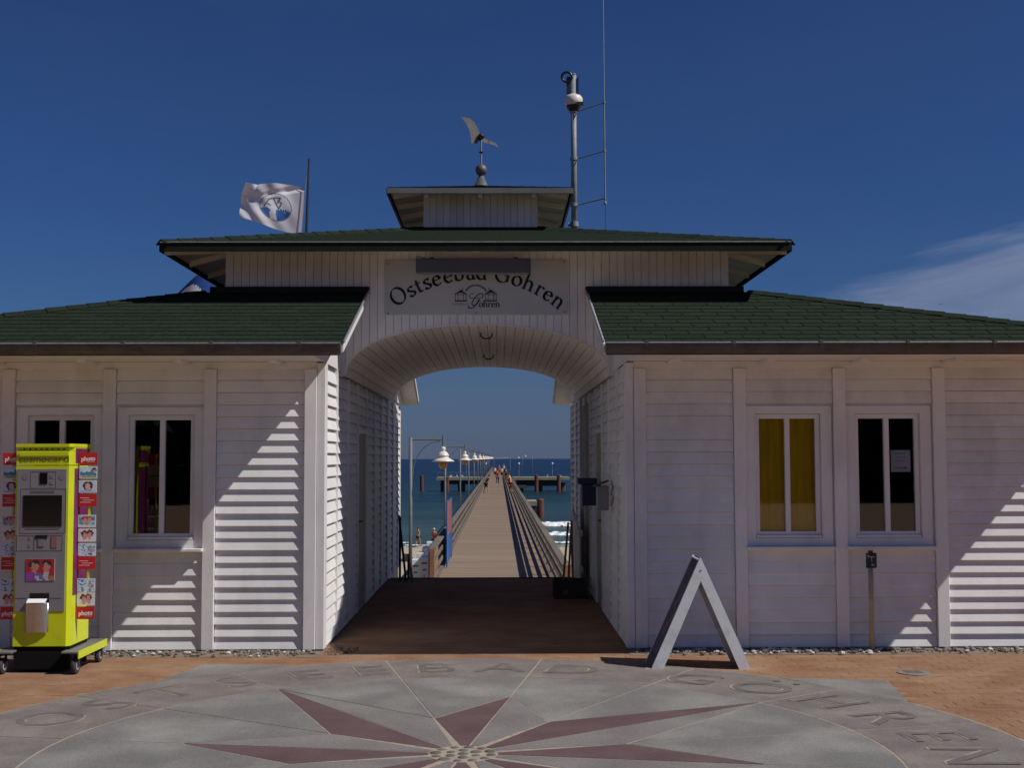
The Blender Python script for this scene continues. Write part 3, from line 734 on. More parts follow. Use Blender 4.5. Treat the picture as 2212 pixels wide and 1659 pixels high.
# underside: sloped soffit boards and rafters
s = MB(); hipshell(s, U0-.03, UY0+.03, UY1-.03, UZ-.036, CH, CY0-CH, CY0+CH, CZ-.03, .012); part('soffit', s, M['cream'], gate)
def slopez(u, y):   # lower face of the roof
    zf = UZ+(y-UY0)*(CZ-UZ)/(CY0-CH-UY0); zs = UZ+(U0-abs(u))*(CZ-UZ)/(U0-CH); zb = UZ+(UY1-y)*(CZ-UZ)/(UY1-CY0-CH)
    return min(zf, zs, zb)-.05
for i in range(7):
    u = -2.4+.8*i; s = MB(); y0, y1 = UY0+.06, 12.345; z0, z1 = slopez(u, y0), slopez(u, y1)
    s.hexa([(CX+u-.03, y0, z0-.045), (CX+u+.03, y0, z0-.045), (CX+u+.03, y1, z1-.05), (CX+u-.03, y1, z1-.05)], [(CX+u-.03, y0, z0-.001), (CX+u+.03, y0, z0-.001), (CX+u+.03, y1, z1-.001), (CX+u-.03, y1, z1-.001)])
    part('rafter', s, M['cream'], gate)
for sg in (-1, 1):
    for y in (12.6, 13.4, 14.2, 15.0, 15.8, 16.6, 17.4):
        s = MB(); u0, u1 = 2.56, U0-.06; z0, z1 = slopez(u0, y), slopez(u1, y); a = [(X(sg, u0), z0), (X(sg, u1), z1)]
        if sg < 0: a = a[::-1]
        s.hexa([(a[0][0], y-.03, a[0][1]-.06), (a[1][0], y-.03, a[1][1]-.06), (a[1][0], y+.03, a[1][1]-.06), (a[0][0], y+.03, a[0][1]-.06)], [(a[0][0], y-.03, a[0][1]-.001), (a[1][0], y-.03, a[1][1]-.001), (a[1][0], y+.03, a[1][1]-.001), (a[0][0], y+.03, a[0][1]-.001)])
        part('rafter', s, M['cream'], gate)
    # corner rafter
    s = MB(); s.hexa([(X(sg, 2.56)-.03, 12.30, 3.80), (X(sg, 2.56)+.03, 12.30, 3.80), (X(sg, 2.98)+.03, 11.77, 3.695), (X(sg, 2.98)-.03, 11.77, 3.695)], [(X(sg, 2.56)-.03, 12.30, 3.86), (X(sg, 2.56)+.03, 12.30, 3.86), (X(sg, 2.98)+.03, 11.77, 3.75), (X(sg, 2.98)-.03, 11.77, 3.75)]); part('rafter', s, M['cream'], gate)
for (a, b, c, d_) in ((CX-U0, CX+U0, UY0-.014, UY0+.006), (CX-U0, CX+U0, UY1-.006, UY1+.014), (CX-U0-.014, CX-U0+.006, UY0+.006, UY1-.006), (CX+U0-.006, CX+U0+.014, UY0+.006, UY1-.006)):
    s = MB(); s.box(a, b, c, d_, UZ-.080, UZ+.004); part('fascia', s, M['roofedge'], gate)
s = MB(); s.tube([(CX-U0, UY0-.02, UZ+.006), (CX+U0, UY0-.02, UZ+.006)], .006, 6); part('drip_edge', s, M['gutedge'], gate)
# flashing where the wing roofs meet the boarded wall
for sg in (-1, 1):
    s = MB(); a, b = sorted((X(sg, UI-.03), X(sg, 2.68))); s.box(a, b, 12.24, 12.335, 3.395, 3.455); part('flashing', s, M['bitumen'], gate)
# turret
y0, y1 = CY0-CH, CY0+CH
s = MB(); s.box(CX-CH+.02, CX+CH-.02, y0+.02, y1-.02, 4.30, 4.86); part('turret_wall', s, M['white'], gate)
nb = 17
for i in range(nb):
    a = CX-CH+2*CH*i/nb; s = MB(); s.box(a+.002, a+2*CH/nb-.002, y0, y0+.018, 4.452, 4.865); part('turret_board', s, M['white'], gate)
for sg in (-1, 1):
    for i in range(nb):
        a = y0+.02+(2*CH-.02)*i/nb; s = MB(); xx = sorted((X(sg, CH), X(sg, CH-.018))); s.box(xx[0], xx[1], a+.002, a+(2*CH-.02)/nb-.002, 4.452, 4.865); part('turret_board', s, M['white'], gate)
s = MB(); s.box(CX-CH-.04, CX+CH+.04, y0-.04, y1+.04, 4.36, 4.45); part('turret_flashing', s, M['bitumen'], gate)
TE = 1.065
s = MB(); e = [(CX-TE, CY0-TE, 4.842), (CX+TE, CY0-TE, 4.842), (CX+TE, CY0+TE, 4.842), (CX-TE, CY0+TE, 4.842)]; ap = (CX, CY0, 5.10)
for i in range(4): s.prism([e[i], e[(i+1) % 4], ap], (0, 0, -.03))
troof = part('turret_roof', s, M['roofedge'], gate)
for i in range(4): shingle_plane([e[i], e[(i+1) % 4], ap], troof, False, M['shingle'])
s = MB(); e2 = [(CX+(TE-.03)*a, CY0+(TE-.03)*b, 4.802) for a, b in ((-1, -1), (1, -1), (1, 1), (-1, 1))]; t2 = [(CX+CH*a, CY0+CH*b, 4.885) for a, b in ((-1, -1), (1, -1), (1, 1), (-1, 1))]
for i in range(4): s.prism([e2[i], e2[(i+1) % 4], t2[(i+1) % 4], t2[i]], (0, 0, -.01))
part('turret_soffit', s, M['cream'], gate)
for sg in (-1, 1):
    for i in range(4):
        y = CY0-.9+.6*i; s = MB(); a = sorted((X(sg, CH+.002), X(sg, TE-.06))); z_ = (4.85, 4.80) if sg > 0 else (4.80, 4.85)
        s.hexa([(a[0], y-.025, z_[0]-.06), (a[1], y-.025, z_[1]-.06), (a[1], y+.025, z_[1]-.06), (a[0], y+.025, z_[0]-.06)], [(a[0], y-.025, z_[0]), (a[1], y-.025, z_[1]), (a[1], y+.025, z_[1]), (a[0], y+.025, z_[0])]); part('rafter', s, M['cream'], gate)
for i in range(3):
    u = -.62+.62*i; s = MB(); s.hexa([(CX+u-.025, CY0-TE+.05, 4.735), (CX+u+.025, CY0-TE+.05, 4.735), (CX+u+.025, y0-.002, 4.80), (CX+u-.025, y0-.002, 4.80)], [(CX+u-.025, CY0-TE+.05, 4.79), (CX+u+.025, CY0-TE+.05, 4.79), (CX+u+.025, y0-.002, 4.85), (CX+u-.025, y0-.002, 4.85)]); part('rafter', s, M['cream'], gate)
for (a, b, c, d_) in ((-TE, TE, -TE-.012, -TE+.008), (-TE, TE, TE-.008, TE+.012), (-TE-.012, -TE+.008, -TE+.008, TE-.008), (TE-.008, TE+.012, -TE+.008, TE-.008)):
    s = MB(); s.box(CX+a, CX+b, CY0+c, CY0+d_, 4.775, 4.838); part('turret_fascia', s, M['tfascia'], gate)

# ---- weather vane (gull)
vx = CX
vane = root('weather_vane', (vx, CY0, 5.08), 'weather vane of a flying gull on a ball and cone atop the turret roof', 'weather vane')
s = MB(); s.lathe([(.15, 0), (.095, .012), (.085, .02), (.028, .16)], (vx, CY0, 5.08), 16); part('base_cone', s, M['copper'], vane, True)
s = MB(); s.ball((vx, CY0, 5.30), .074, 16); part('ball', s, M['copper'], vane, True)
s = MB(); s.tube([(vx, CY0, 5.22), (vx, CY0, 5.72)], .0105, 8); part('rod', s, M['galv'], vane)
s = MB(); s.lathe([(.01, -.012), (.03, -.004), (.03, .004), (.01, .012)], (vx, CY0, 5.525), 12); part('collar', s, M['dark'], vane)
s = MB(); s.ball((vx, CY0, 5.725), .035, 10, (1.3, 1.6, 1)); s.ball((vx-.012, CY0+.03, 5.70), .028, 8, (1.1, 3.2, .8)); part('bird_body', s, M['dark'], vane, True)
wz = [(165, 150), (340, 150), (430, 210), (510, 340), (540, 440), (560, 560), (500, 670), (380, 690), (375, 560), (340, 400), (270, 270)]
s = MB(); s.prism([(vx+(a-590)/1720, CY0+.02+((a-590)/1720)*.5, 5.725+(520-b)/1720) for a, b in wz], (.004, .012, 0)); part('wing', s, M['vane'], vane)
wz = [(600, 545), (760, 580), (900, 600), (960, 680), (860, 650), (620, 640)]
s = MB(); s.prism([(vx+(a-590)/1720, CY0-.01+((a-590)/1720)*.9, 5.725+(520-b)/1720) for a, b in wz], (0, .012, .004)); part('wing', s, M['vane'], vane)

# ---- mast
mxp, my = .94, 15.02
mast = root('antenna_mast', (mxp, my, 4.3), 'grey steel mast with dome camera and whip antenna right of the turret', 'mast')
s = MB(); s.tube([(mxp, my, 4.30), (mxp, my, 6.50)], .036, 14); s.lathe([(.04, 6.50), (.03, 6.515), (.005, 6.52)], (mxp, my, 0), 14); part('pole', s, M['galv'], mast, True)
s = MB(); s.tube([(.865, my, 4.62), (mxp, my, 4.62)], .028, 10); s.lathe([(.052, -.03), (.052, .03)], (mxp, my, 4.62), 14); part('wall_bracket', s, M['galv'], mast)
s = MB(); s.box(mxp-.085, mxp-.042, my-.04, my+.04, 6.26, 6.47); s.box(mxp+.042, mxp+.062, my-.03, my+.03, 6.24, 6.46); part('junction_box', s, M['dark'], mast)
s = MB(); n = 18; s.tube([(mxp-.085+.062*cos(2*pi*i/n), my-.05, 6.46+.062*sin(2*pi*i/n)) for i in range(n+1)], .016, 8, False); part('cable_loop', s, M['black'], mast, True)
s = MB(); s.lathe([(.10, -.05), (.115, -.03), (.112, .045), (.09, .075), (.045, .095)], (mxp, my+.0, 6.16), 20); cam_d = part('camera_housing', s, M['shadew'], mast, True)
s = MB(); s.lathe([(.01, -.13), (.055, -.115), (.085, -.07), (.09, -.045)], (mxp, my, 6.155), 18); part('camera_dome', s, M['dark'], cam_d, True)
s = MB(); s.box(mxp+.03, mxp+.115, my-.118, my-.07, 6.09, 6.13); part('lens_hood', s, M['dark'], cam_d)
AXp, AYp = 1.285, 14.62
s = MB(); s.tube([(AXp+.006, AYp, 4.78), (AXp, AYp, 6.10), (AXp-.004, AYp, 8.3)], [.009, .008, .004], 8); s.lathe([(.014, -.02), (.02, 0), (.014, .02)], (AXp+.006, AYp, 4.80), 8); part('whip_antenna', s, M['galv'], mast)
for z in (4.86, 5.44, 6.035):
    s = MB(); s.tube([(mxp+.03, my, z), (AXp, AYp, z)], .0085, 6); s.lathe([(.048, -.018), (.048, .018)], (mxp, my, z), 12); s.lathe([(.015, -.012), (.015, .012)], (AXp+.002, AYp, z), 8); part('strut', s, M['galv'], mast)
s = MB(); s.tube([(AXp+.006, AYp, 4.79), (AXp+.004, AYp+.02, 4.36)], .003, 5); part('cable', s, M['dark'], mast)

# ================================================================== SIGN
SX, SZ = lambda x: -1.147+(x-45)/1143.6, lambda y: 3.738-(y-70)/1109.
SYp = 12.325
sign = root('name_sign', (-.22, SYp, 3.18), 'white board sign reading Ostseebad Göhren in arched dark letters above the archway', 'sign')
s = MB(); s.bbox(-1.147, .698, SYp, SYp+.022, 3.178, 3.738, .003); part('board', s, M['signw'], sign)
s = MB()
for q in ((78, 112), (2120, 95), (80, 675), (2120, 660), (1095, 668)): s.lathe([(.007, 0), (.006, .004)], (0, 0, 0), 8); 
s = MB()
for q in ((78, 112), (2120, 95), (80, 675), (2120, 660), (1095, 668)): s.box(SX(q[0])-.006, SX(q[0])+.006, SYp-.005, SYp, SZ(q[1])-.006, SZ(q[1])+.006)
part('screws', s, M['gutter'], sign)
def arcp(cx, cy, rx, ry, a0, a1, n=14): return [(cx+rx*cos(R_(a0+(a1-a0)*i/n)), cy+ry*sin(R_(a0+(a1-a0)*i/n))) for i in range(n+1)]
G = {  # pen strokes: (points, weight); x-height 1
 'O': (1.62, [(arcp(.81, .87, .72, .86, 0, 360, 32), 1)]),
 'o': (1.1, [(arcp(.55, .5, .46, .5, 0, 360, 26), 1)]),
 's': (.8, [(arcp(.42, .75, .30, .25, 35, 200, 10)+[(.30, .58), (.52, .44)]+arcp(.38, .25, .32, .25, 35, -160, 12), 1)]),
 't': (.72, [([(.30, 1.30), (.28, .95), (.28, .25), (.36, .04), (.52, .0), (.68, .08)], 1), ([(.02, .95), (.64, .95)], .5)]),
 'e': (.98, [([(.14, .55), (.80, .60)]+arcp(.50, .56, .38, .42, 8, 180, 12)+arcp(.52, .5, .42, .5, 185, 318, 14), 1)]),
 'b': (1.15, [([(.22, 1.72), (.22, .1)], 1), (arcp(.56, .5, .42, .5, 150, -150, 22), 1), ([(.02, 1.68), (.24, 1.74)], .5)]),
 'a': (.95, [(arcp(.42, .72, .28, .26, 160, 0, 10)+[(.70, .25), (.76, .04), (.92, .02)], 1), (arcp(.40, .28, .30, .28, 60, 340, 16), .8)]),
 'd': (1.15, [([(.88, 1.72), (.88, .1), (1.05, .02)], 1), (arcp(.52, .5, .42, .5, 40, 330, 22), 1), ([(.68, 1.68), (.90, 1.74)], .5)]),
 'G': (1.65, [(arcp(.85, .87, .76, .88, 38, 325, 26), 1), ([(1.42, .12), (1.42, .72)], 1), ([(1.12, .74), (1.62, .74)], .5)]),
 'h': (1.2, [([(.22, 1.72), (.22, .0)], 1), (arcp(.58, .58, .34, .42, 160, 0, 12)+[(.92, 0)], 1), ([(.02, 1.68), (.24, 1.74)], .5), ([(.04, .0), (.42, .0)], .5), ([(.74, .0), (1.12, .0)], .5)]),
 'r': (.82, [([(.22, 1.0), (.22, .0)], 1), (arcp(.56, .64, .32, .34, 160, 45, 8), 1), ([(.02, .96), (.24, 1.02)], .5), ([(.04, .0), (.46, .0)], .5)]),
 'n': (1.2, [([(.22, 1.0), (.22, .0)], 1), (arcp(.58, .58, .34, .42, 160, 0, 12)+[(.92, 0)], 1), ([(.02, .96), (.24, 1.02)], .5), ([(.04, .0), (.42, .0)], .5), ([(.74, .0), (1.12, .0)], .5)]),
}
G['ö'] = (1.1, G['o'][1]+[([(.30, 1.3), (.34, 1.3)], 1), ([(.74, 1.3), (.78, 1.3)], 1)])
G['Ö2'] = (1.65, G['G'][1])
def ribbon(mb, pts, nib, thin, xf):
    n = len(pts)
    for i in range(n-1):
        a, b = Vector(pts[i]), Vector(pts[i+1]); d = b-a
        if d.length < 1e-6: continue
        d.normalize(); pe = Vector((-d.y, d.x)); w_ = abs(pe.dot(nib))+thin
        d *= thin*.5
        q = [a-pe*w_/2-d, b-pe*w_/2+d, b+pe*w_/2+d, a+pe*w_/2-d]
        mb.add([xf(*v) for v in q], [(0, 1, 2, 3)])
def glyph(mb, ch, xf, weight=.19):
    wd, st = G[ch]; nib = Vector((cos(R_(18)), sin(R_(18))))*weight
    for i, (pts, wt) in enumerate(st): ribbon(mb, [(p[0]-wd/2, p[1]) for p in pts], nib*wt, .065 if wt > .6 else .07, lambda x, y, i=i: xf(x, y, i))
AR = 1500.; ACX, ACY = 1098., 292.+AR; hsz = 108.
seq = [('O', -34.4), ('s', -28.6), ('t', -25.0), ('s', -21.2), ('e', -17.0), ('e', -12.0), ('b', -7.3), ('a', -2.2), ('d', 2.4), ('G', 11.2), ('ö', 17.7), ('h', 23.0), ('r', 28.1), ('e', 32.3), ('n', 37.3)]
for ch, a in seq:
    s = MB(); ca, sa = cos(R_(a)), sin(R_(a))
    def xf(x, y, i, ca=ca, sa=sa):
        rr = AR+y*hsz; lat = x*hsz
        px = ACX+rr*sa+lat*ca; py = ACY-rr*ca+lat*sa
        return (SX(px), SYp-.0035-.0008*i, SZ(py))
    glyph(s, ch, xf, .215); part('letter', s, M['navy'], sign)
# emblem: two small pavilions, chain arch and script name
s = MB(); K = [0]
def zl(pts, w_=7, m_=s):
    K[0] += 1
    for i in range(len(pts)-1):
        a, b = Vector(pts[i]), Vector(pts[i+1]); d = b-a
        if d.length < 1e-6: continue
        d.normalize(); pe = Vector((-d.y, d.x))*w_/2; d = d*w_*.3
        q = [a-pe-d, b-pe+d, b+pe+d, a+pe-d]; m_.add([(SX(v.x), SYp-.003-.00015*(K[0] % 20), SZ(v.y)) for v in q], [(0, 1, 2, 3)])
def zp(pts, m_=s):
    K[0] += 1; m_.add([(SX(a), SYp-.003-.00015*(K[0] % 20), SZ(b)) for a, b in pts], [tuple(range(len(pts)))])
for cx in (922, 1270):
    zp([(cx-8, 410), (cx+8, 410), (cx+22, 425), (cx+72, 456), (cx+70, 463), (cx, 440), (cx-70, 463), (cx-72, 456), (cx-22, 425)])
    zl([(cx-45, 462), (cx+45, 462)], 5)
    for dx in (-62, -32, 32, 62): zl([(cx+dx, 460), (cx+dx, 530)], 5)
    zl([(cx-32, 480)]+[(cx+32*cos(R_(t)), 480-20*sin(R_(t))) for t in range(180, -1, -30)], 4)
    zl([(cx-66, 534), (cx+66, 534)], 13)
    zl([(cx+(20 if cx < 1000 else -20), 415), (cx+(22 if cx < 1000 else -22), 385)], 7)
for r in (118, 135): zl([(1096+r*cos(R_(t)), 470-r*.88*sin(R_(t))) for t in range(22, 159, 6)], 4.5)
for t in range(24, 158, 9): zl([(1096+118*cos(R_(t)), 470-104*sin(R_(t))), (1096+135*cos(R_(t+5)), 470-119*sin(R_(t+5)))], 4.5)
zl([(1170, 500), (1180, 470), (1160, 452), (1125, 462), (1085, 500), (1055, 545), (1050, 575), (1075, 588), (1110, 570), (1140, 520), (1135, 515), (1100, 575), (1075, 605), (1035, 620), (1005, 612), (1020, 595)], 9)
zl([(1170, 500), (1140, 500), (1040, 505), (1015, 480), (1035, 455), (1075, 450)], 5)
part('emblem', s, M['navy'], sign)
for ch, px in (('ö', 1155), ('h', 1207), ('r', 1255), ('e', 1297), ('n', 1348)):
    s = MB()
    glyph(s, ch, lambda x, y, i, px=px: (SX(px+x*44), SYp-.0035-.0008*i, SZ(603-y*44)), .22); part('letter', s, M['navy'], sign)
vs, fs = text_mesh('OSTSEEBAD', .030, 0)
s = MB(); s.add([(SX(915)+v[0]*1.15, SYp-.004, SZ(582)+v[1]) for v in vs], fs); part('small_lettering', s, M['greyprint'], sign)

lamp = root('sign_lamp', (-.25, 12.15, 3.57), 'long grey box lamp mounted in front of the top of the arched name sign', 'lamp')
s = MB(); s.bbox(-.818, .322, 12.07, 12.20, 3.572, 3.712, .008); part('housing', s, M['lampgrey'], lamp)
s = MB(); s.box(-.80, .305, 12.085, 12.185, 3.565, 3.571); part('diffuser', s, M['greyprint'], lamp)
for xx in (-.665, .175): s = MB(); s.box(xx-.022, xx+.022, 12.14, 12.345, 3.713, 3.735); part('bracket', s, M['dark'], lamp)
s = MB(); s.tube([(-.81, 12.14, 3.71), (-.815, 12.16, 3.745), (-.80, 12.22, 3.76), (-.76, 12.31, 3.755), (-.70, 12.34, 3.752)], .004, 6); part('cable', s, M['dark'], lamp)

# ================================================================== PICTURES
SK = [(.55, .33, .24), (.62, .40, .30)]; 
def pic(kind, u, v, rn):
    """u right, v up, 0..1: colour of a print"""
    def el(cx, cy, rx, ry): return ((u-cx)/rx)**2+((v-cy)/ry)**2 < 1
    n = noise.noise((u*5+rn*9, v*5, rn))
    b = min(u, 1-u, (v), (1-v))
    if kind in ('photo_logo', 'redtext'): return (.55, .02, .02)
    if b < .05 and kind != 'magazine': return (.72, .74, .74)
    if kind == 'coast':
        if el(.82, .68, .13, .22): return (.04, .02, .02) if v > .72 or abs(u-.82) > .09 else (.55, .33, .26)
        if v < .25+.1*n: return (.30, .40, .20)
        if v < .52+.12*n: return (.06, .22, .40)
        return (.45, .66, .78) if n < .15 else (.7, .78, .82)
    if kind == 'girl':
        if el(.5, .46, .16, .30): return (.64, .42, .36)
        if el(.5, .55, .27, .40): return (.035, .018, .02)
        if v < .18: return (.35, .42, .62)
        return (.55, .66, .80)
    if kind == 'kiss':
        if el(.38, .5, .13, .28) or el(.62, .52, .12, .26): return (.60, .34, .26)
        if el(.5, .72, .34, .2): return (.45, .05, .05)
        if v < .2: return (.66, .66, .70)
        return (.10, .34, .46) if n > 0 else (.45, .62, .66)
    if kind == 'couple':
        if el(.38, .42, .12, .30) or el(.64, .45, .13, .30): return (.62, .32, .28)
        if el(.36, .62, .2, .26) or el(.66, .65, .19, .25): return (.14, .03, .03)
        return (.75, .72, .72)
    if kind == 'map':
        q = noise.noise((u*7+rn*5, v*8, 3))
        if q > .25: return (.06, .18, .40)
        if q > .0: return (.35, .55, .70)
        if el(.75, .45, .15, .2): return (.6, .25, .2)
        return (.70, .76, .78)
    if kind == 'magazine':
        if el(.28, .62, .14, .22): return (.42, .20, .14)
        if el(.72, .62, .12, .22): return (.46, .20, .15)
        if el(.28, .75, .2, .22) or el(.74, .74, .17, .22): return (.03, .02, .02)
        if v < .38 and u < .32: return (.25, .05, .30)
        if v < .40+.1*sin(u*9) and .32 < u < .8: return (.12, .12, .25) if n < 0 else (.42, .40, .45)
        if v < .2: return (.30, .16, .08)
        return (.38, .02, .03)
    return (.5, .5, .5)
def print_card(parent, x0, x1, z0, z1, y, kind, rn, name='postcard', th=.003):
    s = MB(); nx, nz_ = 26, 18
    s.box(x0, x1, y, y+th, z0, z1); s.c = [(.7, .7, .7)]*len(s.c)
    for i in range(nx):
        for j in range(nz_):
            a, b = i/nx, j/nz_; w1, w2 = noise.noise((i*.31, j*.31, rn*7)), noise.noise((i*.33, j*.29, rn*7+5)); c = pic(kind, (i+.5)/nx+.10*w1, (j+.5)/nz_+.10*w2, rn) if 1 < i < nx-2 and 0 < j < nz_-1 else pic(kind, (i+.5)/nx, (j+.5)/nz_, rn); f_ = 1+.22*noise.noise((i*.7, j*.7, rn)); c = tuple(min(.85, q*f_) for q in c)
            s.add([(x0+(x1-x0)*a, y-.0008, z0+(z1-z0)*b), (x0+(x1-x0)*(a+1/nx), y-.0008, z0+(z1-z0)*b), (x0+(x1-x0)*(a+1/nx), y-.0008, z0+(z1-z0)*(b+1/nz_)), (x0+(x1-x0)*a, y-.0008, z0+(z1-z0)*(b+1/nz_))], [(0, 1, 2, 3)], c)
    return part(name, s, M['prt'], parent)

# ================================================================== VENDING MACHINE
random.seed(3)
FX0, FX1, FY, BY = -3.945, -3.487, 10.10, 10.56
vm = root('vending_machine', ((FX0+FX1)/2, 10.33, 0), 'yellow photo card vending machine on casters with postcard racks at both sides', 'vending machine')
mxx = lambda z: -3.945+(.4566*z-36.5)/262.4
mzz = lambda z: 1.858-((901.6+.4566*z)-958.8)/262.4
s = MB(); ch = .03
prof = [(FX0, FY), (FX1-ch, FY), (FX1, FY+ch), (FX1, BY), (FX0, BY)]
s.prism([(a, b, .215) for a, b in prof], (0, 0, 1.678-.215)); body = part('body', s, M['yel'], vm)
s = MB(); s.prism([(a, b, 1.684) for a, b in prof], (0, 0, .115)); s.prism([(a, b+(.02 if b < FY+.01 else 0), 1.800) for a, b in prof], (0, 0, .030)); s.prism([(a-.004 if a < -3.7 else a+.004, b-.008 if b < 10.3 else b, 1.831) for a, b in prof], (0, 0, .027))
s.box(mxx(95), mxx(325), FY-.012, FY-.001, mzz(182), mzz(166)); head = part('header', s, M['yel'], vm)
s = MB()
for i in range(8): s.lathe([(.0085, 0), (.0085, .002)], (0, 0, 0), 10)
s = MB()
for i in range(8):
    cx = mxx(112+i*26.5); s.add([(cx+.008*cos(2*pi*k/10), FY+.0192-.0005, 1.814+.008*sin(2*pi*k/10)) for k in range(10)], [tuple(range(10))])
part('vent_holes', s, M['black'], head)
tx = []
for tt, bo, px in (('cosmo', .0012, 92), ('card', .0, 226)):
    vs, fs = text_mesh(tt, .098, bo, 'LEFT'); xs = [v[0] for v in vs]; tw = max(xs)-min(xs); tgt = (mxx(222)-mxx(92)) if tt == 'cosmo' else (mxx(327)-mxx(228))
    s = MB(); k = tgt/tw; s.add([(mxx(px)+(v[0]-min(xs))*k, FY-.0022, mzz(210)+v[1]*.70) for v in vs], fs); part('lettering', s, M['yeld'] if tt == 'cosmo' else M['yeld'], head)
yp = FY-.006
s = MB(); s.bbox(FX0+.012, FX1-.045, yp, FY+.001, .495, 1.652, .002); pn = part('front_panel', s, M['panel'], vm)
def pbox(name, a, b, c, d_, m_, y0=yp-.003, y1=yp-.0005, par=pn):
    s = MB(); x0, x1 = sorted((mxx(a), mxx(b))); z0, z1 = sorted((mzz(c), mzz(d_))); s.box(x0, x1, y0, y1, z0, z1); return part(name, s, m_, par)
pbox('screen', 117, 298, 367, 513, M['screen'], yp-.004)
pbox('camera_window', 192, 228, 262, 315, M['screen'], yp-.004)
for cx in (125, 296):
    s = MB(); cc = (mxx(cx), mzz(280)); s.prism([(cc[0]+.026*cos(2*pi*k/18), yp-.002, cc[1]+.026*sin(2*pi*k/18)) for k in range(18)], (0, .0015, 0)); part('speaker', s, M['panelline'], pn)
def frame(a, b, c, d_, w_=1.4):
    s = MB()
    for (p, q, r, t_) in ((a, b, c, c+w_), (a, b, d_-w_, d_), (a, a+w_, c+w_, d_-w_), (b-w_, b, c+w_, d_-w_)):
        x0, x1 = mxx(p), mxx(q); z0, z1 = mzz(t_), mzz(r); s.box(x0, x1, yp-.0025, yp-.0005, z0, z1)
    part('panel_outline', s, M['panelline'], pn)
frame(150, 270, 255, 333); frame(106, 318, 335, 543); frame(92, 172, 553, 625); frame(174, 305, 553, 625)
pbox('note_slot', 178, 232, 553, 570, M['black'], yp-.005); pbox('card_reader', 192, 220, 572, 605, M['panelline'], yp-.006)
pbox('keypad', 252, 278, 558, 612, mat('dull_pink_keypad', (.22, .10, .10), .5), yp-.004)
for q in (270, 300): pbox('button', 240, 256, q, q+16, M['panelline'])
for q in (560, 595): pbox('button', 146, 156, q, q+14, M['panelline'])
for q in (345, 352): pbox('printed_line', 150, 262, q, q+2, M['panelline'])
pbox('printed_line', 130, 290, 521, 524, M['panelline']); pbox('printed_line', 92, 140, 842, 845, M['panelline']); pbox('printed_line', 255, 305, 842, 845, M['panelline'])
print_card(vm, mxx(138), mxx(270), mzz(765), mzz(663), yp-.004, 'magazine', 3, 'photo_print')
pbox('output_slot', 158, 247, 823, 872, M['black'], yp-.004)
s = MB(); x0, x1 = mxx(140), mxx(243); z0, z1 = mzz(1003), mzz(868)
n = 12; vs = []
for i in range(n+1):
    a = i/n; xx = x0+(x1-x0)*a; dep = .055*sin(pi*a)**.6 if 0 < a < 1 else 0
    vs += [(xx, yp-.008-dep*.35, z0), (xx, yp-.010-dep, z1)]
s.add(vs, [(2*i, 2*i+2, 2*i+3, 2*i+1) for i in range(n)]); s.box(x0-.006, x1+.004, yp-.008, yp-.002, z0, z1); part('output_tray', s, M['steel'], pn, True)
s = MB(); s.hexa([(mxx(150), yp-.05, mzz(866)), (mxx(238), yp-.05, mzz(866)), (mxx(238), yp-.003, mzz(850)), (mxx(150), yp-.003, mzz(850))], [(mxx(150), yp-.05, mzz(864)), (mxx(238), yp-.05, mzz(864)), (mxx(238), yp-.003, mzz(848)), (mxx(150), yp-.003, mzz(848))]); part('tray_flap', s, M['globe'], pn)
